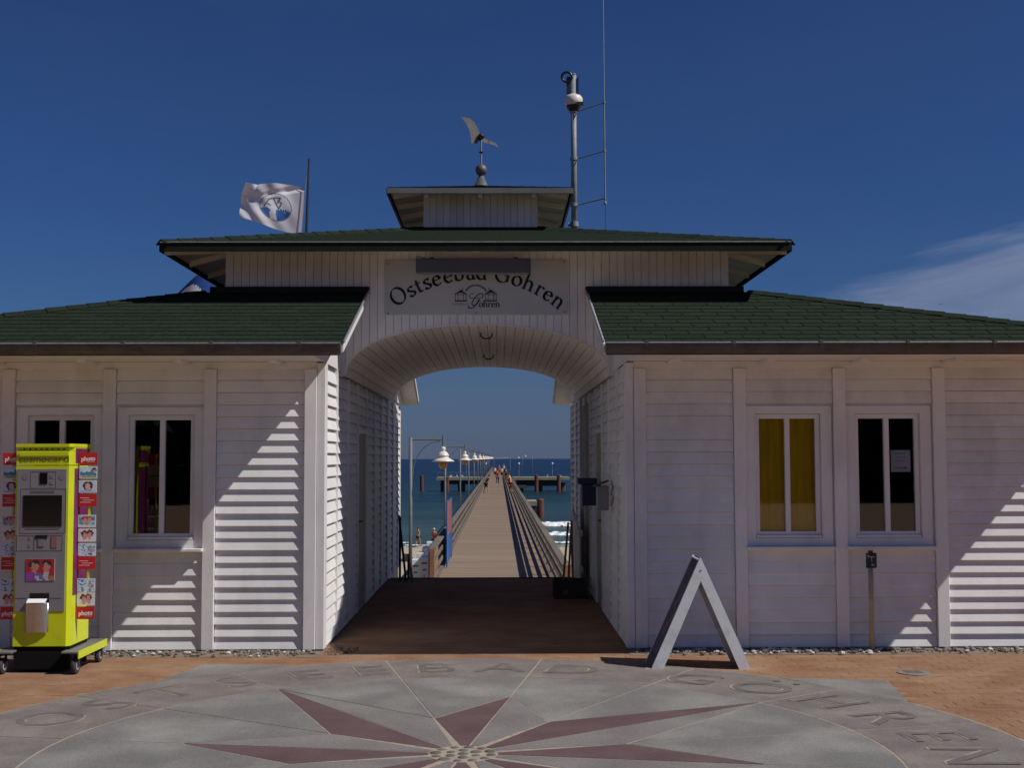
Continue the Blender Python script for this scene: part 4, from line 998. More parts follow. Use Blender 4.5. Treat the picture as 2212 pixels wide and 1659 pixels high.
# side poster panel, plinth, arms, casters
for sx in (-1, 1):
    xs = FX1 if sx > 0 else FX0
    s = MB(); a, b = sorted((xs+sx*.0005, xs+sx*.004)); s.box(a, b, FY+.05, BY-.06, .62, 1.655); part('side_poster', s, M['magenta'], vm)
    s = MB(); a, b = sorted((xs+sx*.0005, xs+sx*.004)); s.box(a, b, FY+.07, BY-.06, 1.70, 1.82); part('side_poster', s, M['magenta'], vm)
    ax0, ax1 = sorted((xs-sx*.03, xs+sx*.105))
    s = MB(); s.bbox(ax0, ax1, 10.00, 10.72, .170, .186, .003); s.box(ax0, ax1, 10.72, 10.726, .14, .186)
    part('side_plate', s, M['platet'], vm)
    s = MB(); e0, e1 = sorted((xs+sx*.105, xs+sx*.112)); s.box(e0, e1, 10.00, 10.72, .128, .188); part('side_arm', s, M['yel'], vm)
    for cy, rr in ((10.065, .066), (10.64, .062)):
        cxx = xs+sx*.065
        s = MB(); s.box(cxx-.035, cxx+.035, cy-.03, cy+.04, .150, .168); s.box(cxx-.030, cxx-.024, cy-.018, cy+.022, rr-.01, .150); s.box(cxx+.024, cxx+.030, cy-.018, cy+.022, rr-.01, .150); cs = part('caster', s, M['dark'], vm)
        n = 20; s = MB(); prw = [(-.018, rr-.004), (-.015, rr), (.015, rr), (.018, rr-.004)]
        vs = [(cxx+a, cy+b*cos(2*pi*k/n), rr+b*sin(2*pi*k/n)) for a, b in [(-.018, .035)]+prw+[(.018, .035)] for k in range(n)]
        s.add(vs, [(i*n+k, i*n+(k+1) % n, (i+1)*n+(k+1) % n, (i+1)*n+k) for i in range(5) for k in range(n)]); part('tyre', s, M['rubber'], cs, True)
        s = MB(); s.tube([(cxx-.020, cy, rr), (cxx+.020, cy, rr)], .036, 16); part('hub', s, M['hub'], cs)
    # rack
    y = 10.225; x0 = FX1+.012 if sx > 0 else FX0-.012-.147; x1 = x0+.147
    zc = lambda v: 1.73+(988-(901.6+.4566*v))*y/2650
    s = MB(); xb = x0+.085; s.box(xb-.008, xb+.008, y+.006, y+.020, zc(935), zc(165)); s.box(min(xs, xb), max(xs, xb), y+.006, y+.016, zc(300), zc(285)); s.box(min(xs, xb), max(xs, xb), y+.006, y+.016, zc(800), zc(785))
    rk = part('card_rack', s, M['yel'], vm)
    L_ = [('photo_logo', 158, 215), ('coast', 222, 280), ('girl', 288, 346), ('redtext', 352, 410), ('kiss', 450, 508), ('couple', 514, 575), ('map', 582, 641), ('redtext', 646, 704), ('map', 746, 808), ('couple', 811, 872), ('photo_logo', 876, 935)]
    for i, (kd, a, b) in enumerate(L_):
        dx = random.uniform(-.003, .003); z0, z1 = zc(b), zc(a)
        if kd in ('photo_logo', 'redtext'):
            s = MB(); s.box(x0+dx, x1+dx, y, y+.003, z0, z1); cd = part('postcard', s, M['red'], rk)
        else: cd = print_card(rk, x0+dx, x1+dx, z0, z1, y, kd, i+.3)
        if kd == 'photo_logo':
            vs, fs = text_mesh('photo', .050, .0015); s = MB(); s.add([((x0+x1)/2+v[0]*.95, y-.001, z0+.034+v[1]+v[0]*.05) for v in vs], fs)
            vs, fs = text_mesh('cosmocard', .014, .0); s.add([((x0+x1)/2+.02+v[0], y-.001, z0+.022+v[1]) for v in vs], fs); part('lettering', s, M['globe'], rk)
        elif kd == 'redtext':
            s = MB()
            for q, (a_, b_) in enumerate(((.012, .085), (.035, .125), (.012, .10))): s.box(x0+a_, x0+b_, y-.0012, y-.0002, z1-.035-q*.018, z1-.031-q*.018)
            part('printed_line', s, M['cw'], rk)
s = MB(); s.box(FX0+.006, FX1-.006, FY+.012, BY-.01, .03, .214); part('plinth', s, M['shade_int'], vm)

# ================================================================== SMALL THINGS IN FRONT
# sandwich board, seen from its side
ab = root('sandwich_board', (1.64, 10.33, 0), 'white framed sandwich board standing side-on before the right wing', 'sandwich board')
bx0, bxr, bap, bh, by0, by1 = 1.24, 2.06, 1.655, .905, 10.12, 10.52
def leanpanel(sx, name):
    foot = bx0 if sx < 0 else bxr; wd = .085
    top = (bap+sx*.006, bh)
    inn = (foot-sx*.10, 0)
    d = Vector((foot-top[0], 0, -bh)).normalized(); nrm = Vector((-d.z*(1 if sx > 0 else -1), 0, d.x*(1 if sx > 0 else -1)))
    o_t = Vector((top[0], 0, bh)); o_b = Vector((foot, 0, 0.0)); i_t = Vector((bap, 0, bh-.185)); i_b = Vector((foot-sx*.098, 0, 0.0))
    tt = Vector((bap, 0, bh))
    if sx > 0: poly = [o_b, o_t, tt, i_t, i_b]
    else: poly = [i_b, i_t, tt, o_t, o_b]
    pr = root if False else None
    s = MB()
    for y in (by0, by1-.03):
        s.prism([(p.x, y, p.z) for p in poly], (0, .03, 0))
    fr = part('side_frame', s, M['aluw'], ab)
    # outer face panel
    q = [o_t+Vector((sx*-.003, 0, -.01)), o_b+Vector((sx*-.003, 0, .01))]
    s = MB(); y0, y1 = by0+.031, by1-.031
    s.hexa([(q[0].x, y0, q[0].z), (q[1].x, y0, q[1].z), (q[1].x, y1, q[1].z), (q[0].x, y1, q[0].z)], [(q[0].x-sx*.02, y0, q[0].z), (q[1].x-sx*.02, y0, q[1].z), (q[1].x-sx*.02, y1, q[1].z), (q[0].x-sx*.02, y1, q[0].z)])
    part('face_panel', s, M['navy'] if sx < 0 else M['aluw'], ab)
    if sx < 0:
        s = MB(); n = 40
        for i in range(n):
            for j in range(8):
                t0, t1 = .10+.78*i/n, .10+.78*(i+1)/n; u0, u1 = j/8, (j+1)/8
                r = noise.noise((i*.16, j*.3, 2)); c = (.02, .02, .05) if r < .05 else ((.20, .05, .06) if r < .3 else (.12, .11, .13))
                if i < 12 or i > 30: c = (.035, .03, .055) if r < .2 else (.07, .06, .08)
                A = lambda t, u: (q[0].x+(q[1].x-q[0].x)*t-.004, y0+(y1-y0)*(.05+.9*u), q[0].z+(q[1].z-q[0].z)*t)
                s.add([A(t0, u0), A(t1, u0), A(t1, u1), A(t0, u1)], [(0, 1, 2, 3)], c)
        part('poster', s, M['prt'], ab)
leanpanel(-1, 'l'); leanpanel(1, 'r')
s = MB(); s.box(bap-.002, bap+.002, by0-.003, by0, bh-.105, bh-.099); s.tube([(bap+.0, by0-.004, bh-.10), (bap, by0+.002, bh-.10)], .006, 8); part('hinge_bolt', s, M['dark'], ab)
s = MB(); s.box(bx0-.045, bx0-.002, by0+.005, by0+.03, .001, .012); part('foot', s, M['aluw'], ab)

# marker post
mk = root('marker_post', (3.325, 11.02, 0), 'small dark plate on a thin ochre post before the paper-notice window', 'marker post')
s = MB(); s.tube([(3.325, 11.02, 0), (3.325, 11.02, .76)], .023, 12); part('post', s, M['postw'], mk, True)
s = MB(); s.bbox(3.277, 3.373, 10.985, 11.005, .742, .877, .006); s.box(3.300, 3.340, 10.988, 11.002, .877, .897); pl = part('plate', s, M['marker'], mk)
s = MB()
for (a, b, c, d_) in ((3.290, 3.303, .838, .858), (3.303, 3.352, .838, .846), (3.322, 3.329, .800, .838), (3.322, 3.333, .762, .780), (3.338, 3.344, .762, .780), (3.344, 3.352, .762, .766)): s.box(a, b, 10.9825, 10.9845, c, d_)
part('marking', s, M['postw'], pl)

# paper notice in the last window
s = MB(); x0, x1, z0, z1 = 3.595, 3.775, 1.595, 1.795; yv = YW+.052
pn_ = root('paper_notice', ((x0+x1)/2, yv, z0), 'white paper notice with black arrow behind the rightmost window pane', 'notice')
s.box(x0, x1, yv, yv+.001, z0, z1); part('sheet', s, M['cw'], pn_)
s = MB(); xc = (x0+x1)/2; s.box(xc-.055, xc+.045, yv-.0015, yv-.0006, z0+.036, z0+.042); s.add([(xc+.036, yv-.0022, z0+.030), (xc+.062, yv-.0022, z0+.039), (xc+.036, yv-.0022, z0+.048)], [(0, 1, 2)]); part('arrow', s, M['black'], pn_)
s = MB()
for i, (a, b) in enumerate(((.055, .05), (.035, .04), (.045, .038))):
    u = -a; k = 0
    while u < b:
        l = random.uniform(.006, .014); s.box(xc+u, xc+u+l, yv-.0015, yv-.0006, z1-.035-i*.033, z1-.028-i*.033); u += l+.005
part('printed_line', s, M['panelline'], pn_)

# letterboxes in the passage
lb = root('letterbox', (1.04, 14.1, 1.18), 'dark blue letterbox with wider cap on the right passage wall', 'letterbox')
s = MB(); s.bbox(.955, 1.118, 14.06, 14.30, 1.185, 1.43, .006); part('body', s, M['blueb'], lb)
s = MB(); s.bbox(.905, 1.122, 14.03, 14.32, 1.432, 1.50, .006); part('cap', s, M['blueb'], lb)
s = MB(); s.box(.949, .954, 14.11, 14.25, 1.36, 1.385); part('slot', s, M['black'], lb)
lb2 = root('letterbox', (1.07, 12.6, 1.19), 'grey letterbox with sloped flap near the front of the right passage wall', 'letterbox')
s = MB(); s.bbox(1.005, 1.120, 12.53, 12.72, 1.195, 1.445, .006); part('body', s, M['greyb'], lb2)
s = MB(); s.hexa([(.975, 12.51, 1.435), (1.122, 12.51, 1.49), (1.122, 12.74, 1.49), (.975, 12.74, 1.435)], [(.975, 12.51, 1.450), (1.122, 12.51, 1.505), (1.122, 12.74, 1.505), (.975, 12.74, 1.450)]); part('flap', s, M['dark'], lb2)

# half gate at right end
hg = root('low_gate', (1.05, 16.9, 0), 'low white slatted gate with sloping top, folded along the right passage wall', 'gate')
for i in range(6):
    y = 16.0+.28*i; h = 1.02-.03*(5-i)*1.6; s = MB(); s.bbox(1.04, 1.065, y, y+.22, .10, h, .003); part('slat', s, M['white'], hg)
for z in (.25, .72): s = MB(); s.box(1.066, 1.09, 15.98, 17.66, z, z+.07); part('rail', s, M['white'], hg)

# crate with brooms
cr = root('crate', (.88, 15.3, 0), 'dark open crate holding broom handles at the right end of the passage', 'crate')
s = MB()
x0, x1, y0_, y1_ = .67, 1.09, 15.17, 15.5
for (a, b, c, d_) in ((x0, x1, y0_, y0_+.02), (x0, x1, y1_-.02, y1_), (x0, x0+.02, y0_+.02, y1_-.02), (x1-.02, x1, y0_+.02, y1_-.02)): s.box(a, b, c, d_, .01, .225)
s.box(x0, x1, y0_, y1_, .002, .01); part('box', s, M['crate'], cr)
s = MB(); s.box(.79, .85, y0_-.003, y0_-.0005, .055, .115); part('sticker', s, mat('dull_ochre_sticker', (.10, .075, .02), .6), cr)
for i, (a, b, h, lab) in enumerate(((.78, .865, .93, 'broom handle leaning right, leftmost of three standing in the dark crate'), (.85, .90, .84, 'shorter broom handle, middle of three standing in the dark crate'), (.92, .905, .95, 'upright broom handle, rightmost of three standing in the dark crate'))):
    s = MB(); s.tube([(a, 15.3+.02*i, .03), (b, 15.36, h)], .014, 8); thing1('broom', s, M['stick'], (a, 15.3, .03), lab, 'broom', 'broom handles in the crate')

# easel at left end
ez = root('easel', (-1.33, 17.5, 0), 'dark thin-legged wooden easel leaning at the left end of the passage', 'easel')
for (a, b) in (((-1.405, 17.55, 0), (-1.41, 17.62, .90)), ((-1.31, 17.45, 0), (-1.425, 17.6, .92)), ((-1.30, 17.75, 0), (-1.30, 17.78, .36))):
    s = MB(); s.tube([a, b], .017, 8); part('leg', s, M['dark'], ez)
s = MB(); s.tube([(-1.20, 17.3, .0), (-1.30, 17.7, .34)], .014, 8); part('leg', s, M['stick'], ez, label='paler brown leg')

# ================================================================== PIER
DZ = -1.27; PX0, PX1 = -1.52, 1.43
s = MB(); s.hexa([(-1.5, 17.852, -.5), (1.4, 17.852, -.5), (1.4, 24.4, -1.7), (-1.5, 24.4, -1.7)], [(-1.5, 17.852, -.03), (1.4, 17.852, -.03), (1.4, 24.4, DZ-.03), (-1.5, 24.4, DZ-.03)])
part('ramp', s, M['deck'], None, kind='structure')
s = MB(); s.box(-1.56, 1.14, 17.80, 17.86, -.5, .012); part('threshold', s, M['concd'], None, kind='structure')
pier = root('pier', (0, 30, DZ), 'long narrow wooden pier with railings running straight out to sea', 'pier')
secl = 2.35; N_ = 124
dm = MB(); 
npl = 15
for i in range(npl):
    a = secl/npl*i; dm.box(PX0+random.uniform(-.01, .01), PX1+random.uniform(-.01, .01), a+.004, a+secl/npl-(.004 if i < npl-1 else .03), -.06, random.uniform(-.002, .002))
dme = dm.mesh('deck_section', M['deck'])
for k in range(N_):
    piece('deck_section', dme, pier, (0, 24.6+k*secl, DZ))
s = MB(); s.box(PX0+.1, PX0+.3, 24.5, 24.6+N_*secl, DZ-.4, DZ-.065); s.box(PX1-.3, PX1-.1, 24.5, 24.6+N_*secl, DZ-.4, DZ-.065); part('stringer', s, M['rail'], pier)
# railings
pst = MB(); pst.bbox(-.055, .055, -.055, .055, -.35, .83, .006); pstm = pst.mesh('post', M['rail'])
rl = MB(); rl.bbox(-.018, .018, 0, secl-.0, -.055, .055, .004); rlm = rl.mesh('rail', M['rail'])
tp = MB(); tp.bbox(-.085, .085, 0, secl, -.02, .025, .004); tpm = tp.mesh('top_rail', M['rail'])
for sg, xr, k0 in ((-1, -1.56, 2), (1, 1.31, 0)):
    far = MB()
    rr = part('railing', MB().box(xr-.05, xr+.05, 24.6+k0*secl, 24.6+N_*secl, DZ+.002, DZ+.07), M['rail'], pier)
    for k in range(k0, N_):
        y = 24.7+k*secl
        if k < 48:
            piece('post', pstm, rr, (xr+sg*.06, y, DZ)); piece('top_rail', tpm, rr, (xr+sg*.03, y, DZ+.85))
            for h in (.30, .58): piece('rail', rlm, rr, (xr-sg*.012, y, DZ+h))
        else:
            xx = xr+sg*.06; far.box(xx-.055, xx+.055, y-.055, y+.055, DZ-.35, DZ+.829); far.box(xr-.04, xr+.10, y, y+secl, DZ+.83, DZ+.875)
            for h in (.30, .58): far.box(xr-.03, xr+.006, y, y+secl, DZ+h-.065, DZ+h+.065)
    part('far_railing', far, M['rail'], pier, kind='stuff')
s = MB(); s.bbox(-1.64, -1.52, 29.2, 29.32, -2.6, DZ+.86, .006); part('end_post', s, M['railn'], pier)
s = MB(); s.box(-1.58, -1.552, 29.4, 31.6, DZ+.1, DZ+.78); part('new_boards', s, M['railn'], pier)
s = MB(); s.bbox(1.30, 1.44, 24.5, 24.64, -2.6, DZ+.88, .006); part('end_post', s, M['railn'], pier)
pl_ = MB(); pl_.tube([(0, 0, 0), (0, 0, 6.5)], .16, 10); plm = pl_.mesh('pile', M['concd'])
for k in range(24):
    for xx in (PX0+.2, PX1-.2): piece('pile', plm, pier, (xx, 33+k*12, DZ-6.9))
# blue panel on the left rail
bs = root('banner_board', (-1.42, 35.4, DZ), 'narrow blue framed board with red upper half standing by the left pier railing', 'sign')
bxa, bxb = -1.445, -1.415
s = MB(); s.box(bxa, bxb, 33.8, 33.9, DZ+.03, DZ+1.83); s.box(bxa, bxb, 37.3, 37.4, DZ+.03, DZ+1.83); s.box(bxa, bxb, 33.9, 37.3, DZ+1.79, DZ+1.83); fr = part('frame', s, M['blue'], bs)
s = MB(); s.box(bxa+.008, bxb-.008, 33.9, 37.3, DZ+.85, DZ+1.79); part('red_panel', s, M['redw'], bs)
s = MB(); s.box(bxa+.008, bxb-.008, 33.9, 37.3, DZ+.10, DZ+.85); part('blue_panel', s, M['blue'], bs)
s = MB(); s.box(bxb+.002, bxb+.022, 33.80, 33.84, DZ+.03, DZ+1.83); part('edge_strip', s, M['ltblue'], bs)

# street lamps along the pier
def street_lamp(x, y, base, topz, arm, d, lab, group='curved-arm lamps along the pier'):
    r = root('street_lamp', (x, y, base), lab, 'lamp post', group)
    s = MB(); s.tube([(x, y, base), (x, y, topz+.03)], .045, 10); part('pole', s, M['lamppost'], r, True)
    s = MB(); s.tube([(x, y, topz-.02), (x+d*arm, y, topz-.02)], .022, 8); s.tube([(x+d*arm, y, topz+.07), (x+d*arm, y, topz-.18)], .024, 8); part('arm', s, M['lamppost'], r)
    s = MB(); s.tube([(x+d*(.05+(arm-.12)*(1-cos(pi/2*t/10))), y, topz-.06-(arm*1.05)*(1-sin(pi/2*t/10))) for t in range(11)], .013, 6); part('brace', s, M['lamppost'], r)
    lx, z = x+d*arm, topz-.18
    s = MB(); s.lathe([(.03, -.385), (.275, -.385), (.278, -.37), (.20, -.325), (.135, -.285), (.130, -.25), (.150, -.245), (.145, -.225), (.11, -.165), (.07, -.135), (.03, -.125), (.055, -.10), (.062, -.07), (.05, -.035), (.02, -.015)], (lx, y, z), 24); part('lamp_shade', s, M['shadew'], r, True)
    s = MB(); s.lathe([(.02, -.57), (.07, -.55), (.145, -.386)], (lx, y, z), 14); part('lamp_glass', s, M['amber'], r, True)
    return r
nm = ['first', 'second', 'third', 'fourth', 'fifth', 'sixth', 'seventh', 'eighth', 'ninth', 'tenth', 'eleventh', 'twelfth', 'thirteenth', 'fourteenth']
l0 = street_lamp(-2.17, 30.3, -2.2, 2.215, .80, 1, 'white bell-shaded lamp post, first of the row along the left pier railing')
for k in range(1, 14): copy_tree(l0, (-2.17, 30.3+19.5*k, -2.2), 'white bell-shaded lamp post, %s from the beach in the row left of the pier' % nm[k])
street_lamp(7.4, 271, -2.4, 2.65, 1.5, -1, 'tall pole with arm and white shade on the right landing platform', 'lamps on the landing platforms')
street_lamp(5.2, 272, -2.4, 2.3, .8, -1, 'slimmer pole with small white shade nearer the pier, right landing platform', 'lamps on the landing platforms')
for i, (gx_, gy_, lab) in enumerate(((11.7, 268, 'white globe light on a thin pole at the outer right landing platform'), (4.4, 268, 'white globe light on a thin pole beside the right pier railing'), (-2.8, 268, 'white globe light on a thin pole left of the pier head'), (-7.1, 268, 'white globe light on a thin pole on the left landing platform'))):
    r = root('globe_lamp', (gx_, gy_, -2.4), lab, 'lamp', 'globe lights of the landing platforms')
    s = MB(); s.tube([(gx_, gy_, -2.4), (gx_, gy_, .4)], .05, 8); part('pole', s, M['galv'], r); s = MB(); s.ball((gx_, gy_, .55), .22, 12); part('globe', s, M['globe'], r, True)
# landing platforms
for (a, b, lab, sg) in ((-13.5, -1.9, 'long concrete landing platform on piles left of the pier head', -1), (3.0, 15.4, 'long concrete landing platform on piles right of the pier head', 1)):
    r = root('landing_platform', ((a+b)/2, 270, -3.3), lab, 'platform', 'landing platforms')
    s = MB(); s.box(a, b, 266, 275, -3.0, -2.4); part('deck', s, M['conc'], r); s = MB(); s.box(a+.9, b-2.2, 267, 274, -4.1-.2*sg, -3.0); part('beam', s, M['concd'], r)
    for i in range(3):
        s = MB(); xx = a+1.6+(b-a-3.2)*(i/2)**1.15; s.tube([(xx, 268, -7), (xx, 268, -3.6)], .8, 10); part('pile', s, M['concd'], r)
    s = MB()
    for i in range(9): xx = a+.3+(b-a-.6)*i/8; s.tube([(xx, 266.2, -2.4), (xx, 266.2, -1.3)], .03, 5)
    s.tube([(a+.3, 266.2, -1.3), (b-.3, 266.2, -1.3)], .03, 5); 
    if sg < 0: part('handrail', s, M['galv'], r)
    else: s.v.clear(); 
for i, (x_, y_, tz, lab) in enumerate(((-17, 272, -2.1, 'lone rust-red mooring pile farthest left in the sea'), (-11.1, 264.5, -2.2, 'rust-red mooring pile before the left landing platform'), (8.1, 264.5, -2.0, 'rust-red mooring pile at the inner end of the right landing platform'), (12.9, 264.5, -2.0, 'rust-red mooring pile at the outer end of the right landing platform'), (5.05, 149, -3.3, 'big rust-red mooring pile close to the right pier railing'))):
    s = MB(); s.tube([(x_, y_, -8), (x_, y_, tz)], .42, 14); s.lathe([(.42, 0), (.35, .1), (.05, .16)], (x_, y_, tz), 14)
    if i == 4:
        pass
    thing1('mooring_pile', s, M['rust'], (x_, y_, -6), lab, 'pile', 'mooring piles', smooth=False)
r = root('boat_landing', (4.1, 150, -5), 'small grey landing stage beside the big rust-red pile', 'platform')
s = MB(); s.box(3.4, 4.6, 148, 154, -4.0, -3.45); part('deck', s, M['conc'], r); s = MB(); s.box(3.5, 4.5, 148.3, 153.7, -5.4, -4.0); part('base', s, M['concd'], r)
for xx in (3.6, 4.4): s = MB(); s.tube([(xx, 149, -7), (xx, 149, -4.1)], .2, 8); part('pile', s, M['concd'], r)
s = MB(); s.box(1.9, 3.4, 149, 151, -1.9, -1.6); part('gangway', s, M['concd'], r)
r = root('signal_mast', (2.9, 315, DZ), 'thin grey signal mast with a level boom at the far end of the pier', 'mast')
s = MB(); s.tube([(2.9, 315, DZ), (2.9, 315, 5.9)], [.09, .03], 8); part('pole', s, M['galv'], r); s = MB(); s.tube([(-.8, 315, 1.65), (2.9, 315, 1.85)], .05, 6); part('boom', s, M['shadew'], r)
s = MB(); s.tube([(-1.2, 312, DZ), (-1.2, 312, 5.1)], .05, 6); thing1('flag_mast', s, M['galv'], (-1.2, 312, DZ), 'bare thin mast left of the signal mast at the pier end', 'mast')

# gulls
gm = MB(); gm.ball((0, 0, .14), .10, 8, (1.9, 1, 1)); gm.ball((.2, 0, .27), .06, 8); gm.add([(-.16, -.05, .16), (-.40, 0, .13), (-.16, .05, .16)], [(0, 1, 2)]); gm.tube([(.0, .03, 0), (.0, .03, .08)], .012, 5); gm.tube([(.0, -.03, 0), (.0, -.03, .08)], .012, 5); gm.ball((.10, 0, .22), .06, 6, (1.5, 1, 1.3)); gm.add([(.25, -.01, .27), (.33, 0, .25), (.25, .01, .27)], [(0, 1, 2)])
gme = gm.mesh('gull', M['gull'], smooth=True)
for i, (x_, y_, lab) in enumerate(((-10.5, 267, 'white gull farthest left on the left landing platform'), (-9.2, 269, 'white gull second from the left on the left landing platform'), (-7.9, 268, 'white gull third from the left on the left landing platform'), (13.4, 268, 'white gull on the outer end of the right landing platform'), (10.6, 270, 'white gull in the middle of the right landing platform'))):
    o = bpy.data.objects.new('gull', gme); link(o, None, (x_, y_, -2.4)); o.scale = (1.5,)*3; o.rotation_euler = (0, 0, i*1.3); tag(o, lab, 'gull', 'gulls on the platforms')
s = MB(); s.add([(-.5, .1, .12), (-.15, 0, .0), (0, .12, 0), (-.2, .2, .02)], [(0, 1, 2, 3)]); s.add([(.5, .1, .12), (.2, .2, .02), (0, .12, 0), (.15, 0, 0)], [(0, 1, 2, 3)]); s.ball((0, .05, 0), .07, 6, (1, 2.6, 1))
s.v = [(a*.45+33.5, b*.45+92, c*.45+13.3) for a, b, c in s.v]
thing1('flying_bird', s, M['dark'], (33.5, 92, 13.3), 'tiny dark bird flying before the thin cloud at right', 'bird')

# ================================================================== BEACH, SEA
def beach_z(y): 
    P = [(19.9, -.9), (24, -1.75), (40, -2.75), (66, -3.75), (101, -5.5), (118, -6.2), (160, -7)]
    for a, b in zip(P, P[1:]):
        if y <= b[0]: return a[1]+(b[1]-a[1])*(y-a[0])/(b[0]-a[0])
    return -7
s = MB(); nx, ny = 90, 150; vs = []
for j in range(ny+1):
    y = 19.9+(150-19.9)*(j/ny)**1.1
    for i in range(nx+1):
        x_ = -60+120*i/nx; vs.append((x_, y, beach_z(y)+.10*noise.noise((x_*.35, y*.35, 0))+.05*noise.noise((x_*1.3, y*1.1, 3))))
s.add(vs, [(j*(nx+1)+i, j*(nx+1)+i+1, (j+1)*(nx+1)+i+1, (j+1)*(nx+1)+i) for j in range(ny) for i in range(nx)])
part('beach', s, M['beach'], None, True, kind='structure')
s = MB(); ext = 14000; s.add([(-ext, 95, -5.5), (ext, 95, -5.5), (ext, ext, -5.5), (-ext, ext, -5.5)], [(0, 1, 2, 3)])
part('sea', s, M['sea'], None, kind='structure')
s = MB(); random.seed(5)
for (yc, x0, x1, wd, am) in ((133, 3.2, 18, 3.4, .34), (117, 2.6, 18, 2.6, .22), (105.5, 2.5, 16, 1.1, .10), (103, -18, -3, .5, .05), (106, -17, -7.5, .5, .05), (101.5, -30, 30, .35, .03)):
    n = int((x1-x0)/.12); m_ = 9
    for j in range(m_+1):
        for i in range(n+1):
            x_ = x0+(x1-x0)*i/n; t = j/m_-.5
            wv = wd*(1+.55*noise.noise((x_*.5, yc, 1))+.35*noise.noise((x_*2.2, yc, 4))+.25*noise.noise((x_*5, yc+j, 4))); y = yc+1.2*noise.noise((x_*.25, yc, 7))+t*wv*min(1, (x_-x0)/2, (x1-x_)/1)
            s.v.append((x_, y, -5.49+am*(1-4*t*t)*(1+.5*noise.noise((x_*2, y*2, 0)))))
    b = len(s.v)-(n+1)*(m_+1)
    for j in range(m_):
        for i in range(n):
            xx = x0+(x1-x0)*i/n
            if noise.noise((xx*2.2, j*.8, yc)) < -.22: continue
            s.f.append([b+j*(n+1)+i, b+j*(n+1)+i+1, b+(j+1)*(n+1)+i+1, b+(j+1)*(n+1)+i]); s.c.append(None); s.m.append(0)
part('surf', s, M['foam'], None, True, kind='stuff')
# white storage boxes beside the pier
bxm = MB(); bxm.bbox(-.11, .11, 0, .5, 0, 1.42, .008); bxme = bxm.mesh('body', M['globe'])
slm = MB(); slm.box(-.07, .07, -.006, -.001, 1.24, 1.29); slm.box(-.05, .05, -.006, -.001, 1.08, 1.12); slme = slm.mesh('slot', M['panelline'])
wh = ['nearest', 'second', 'third', 'fourth']
for row_, xr, yst in ((0, -1.87, 31.0), (1, -2.13, 31.6)):
    for k in range(4):
        y = yst+k*2.2; z = -2.16-(.0 if row_ == 0 else .12)
        r = root('storage_box', (xr, y, z), '%s white upright box with dark slots in the %s of two rows beside the pier' % (wh[k], ['inner', 'outer'][row_]), 'box', 'white boxes beside the pier')
        piece('body', bxme, r, (xr, y, z)); piece('slot', slme, r, (xr, y, z))
        if row_ == 0 and k == 0:
            s = MB(); s.box(xr-.008, xr+.008, y-.005, y-.001, z+.86, z+.98); s.box(xr-.025, xr-.008, y-.005, y-.001, z+.955, z+.972); part('number', s, M['panelline'], r)
# beach shelter
r = root('beach_shelter', (-4.85, 65, beach_z(65)), 'small dark beach shelter on the sand left of the pier', 'shelter')
zb = beach_z(65); s = MB(); s.add([(-5.2, 64.6, zb), (-4.5, 64.6, zb), (-4.5, 65.8, zb), (-5.2, 65.8, zb), (-5.0, 65.3, zb+.42), (-4.65, 65.3, zb+.40)], [(0, 1, 5, 4), (1, 2, 5), (2, 3, 4, 5), (3, 0, 4)]); part('fabric', s, M['cb'], r)
s = MB(); s.tube([(-5.2, 64.6, zb), (-5.0, 65.3, zb+.43), (-5.2, 65.8, zb)], .012, 5); part('pole', s, M['galv'], r)

# ================================================================== FLAGS
def flag_cloth(fn, nx, ny, pos): 
    s = MB(); vs = [pos(i/nx, j/ny) for j in range(ny+1) for i in range(nx+1)]
    b = 0; s.v = vs
    for j in range(ny):
        for i in range(nx):
            s.f.append([j*(nx+1)+i, j*(nx+1)+i+1, (j+1)*(nx+1)+i+1, (j+1)*(nx+1)+i]); s.c.append(fn((i+.5)/nx, (j+.5)/ny)); s.m.append(0)
    return s
fl = root('flag', (-4.12, 26, -1.8), 'white flag with round blue emblem flying left from its pole above the roof', 'flag')
s = MB(); s.tube([(-4.17, 26, -1.8), (-4.10, 26, 6.5), (-4.055, 26, 8.16)], [.05, .03, .018], 8); part('pole', s, M['dark'], fl)
s = MB(); s.tube([(-4.22, 25.97, 6.3), (-4.10, 25.97, 7.75)], .006, 5); part('halyard', s, M['galv'], fl)
def fpos(a, b):   # a: 0 at pole .. 1 free end (left); b: 0 bottom .. 1 top
    x_ = -4.145-.055*(1-b)-a*(1.34-.06*b) ; top = 7.54+.10*sin(a*2.4)+.0*a-.04*a; bot = 6.52+.34*a-.03*sin(a*5); z = bot+(top-bot)*b
    x_ += -.05*sin(b*3.1)*a
    y = 26+.11*a*sin(a*7+b*1.6)+.03*sin(b*8+a*5)*a+.05*max(0, 1-abs(b-.55-.45*(1-a))*12)*(1-a)+.018*sin(a*19-b*11)*a+.03*max(0, a-.75)*sin(b*14)
    if a > .8 and b > .72: k = (a-.8)/.2*(b-.72)/.28; z += .05*k; y -= .28*k; x_ += .06*k
    return (x_, y, z)
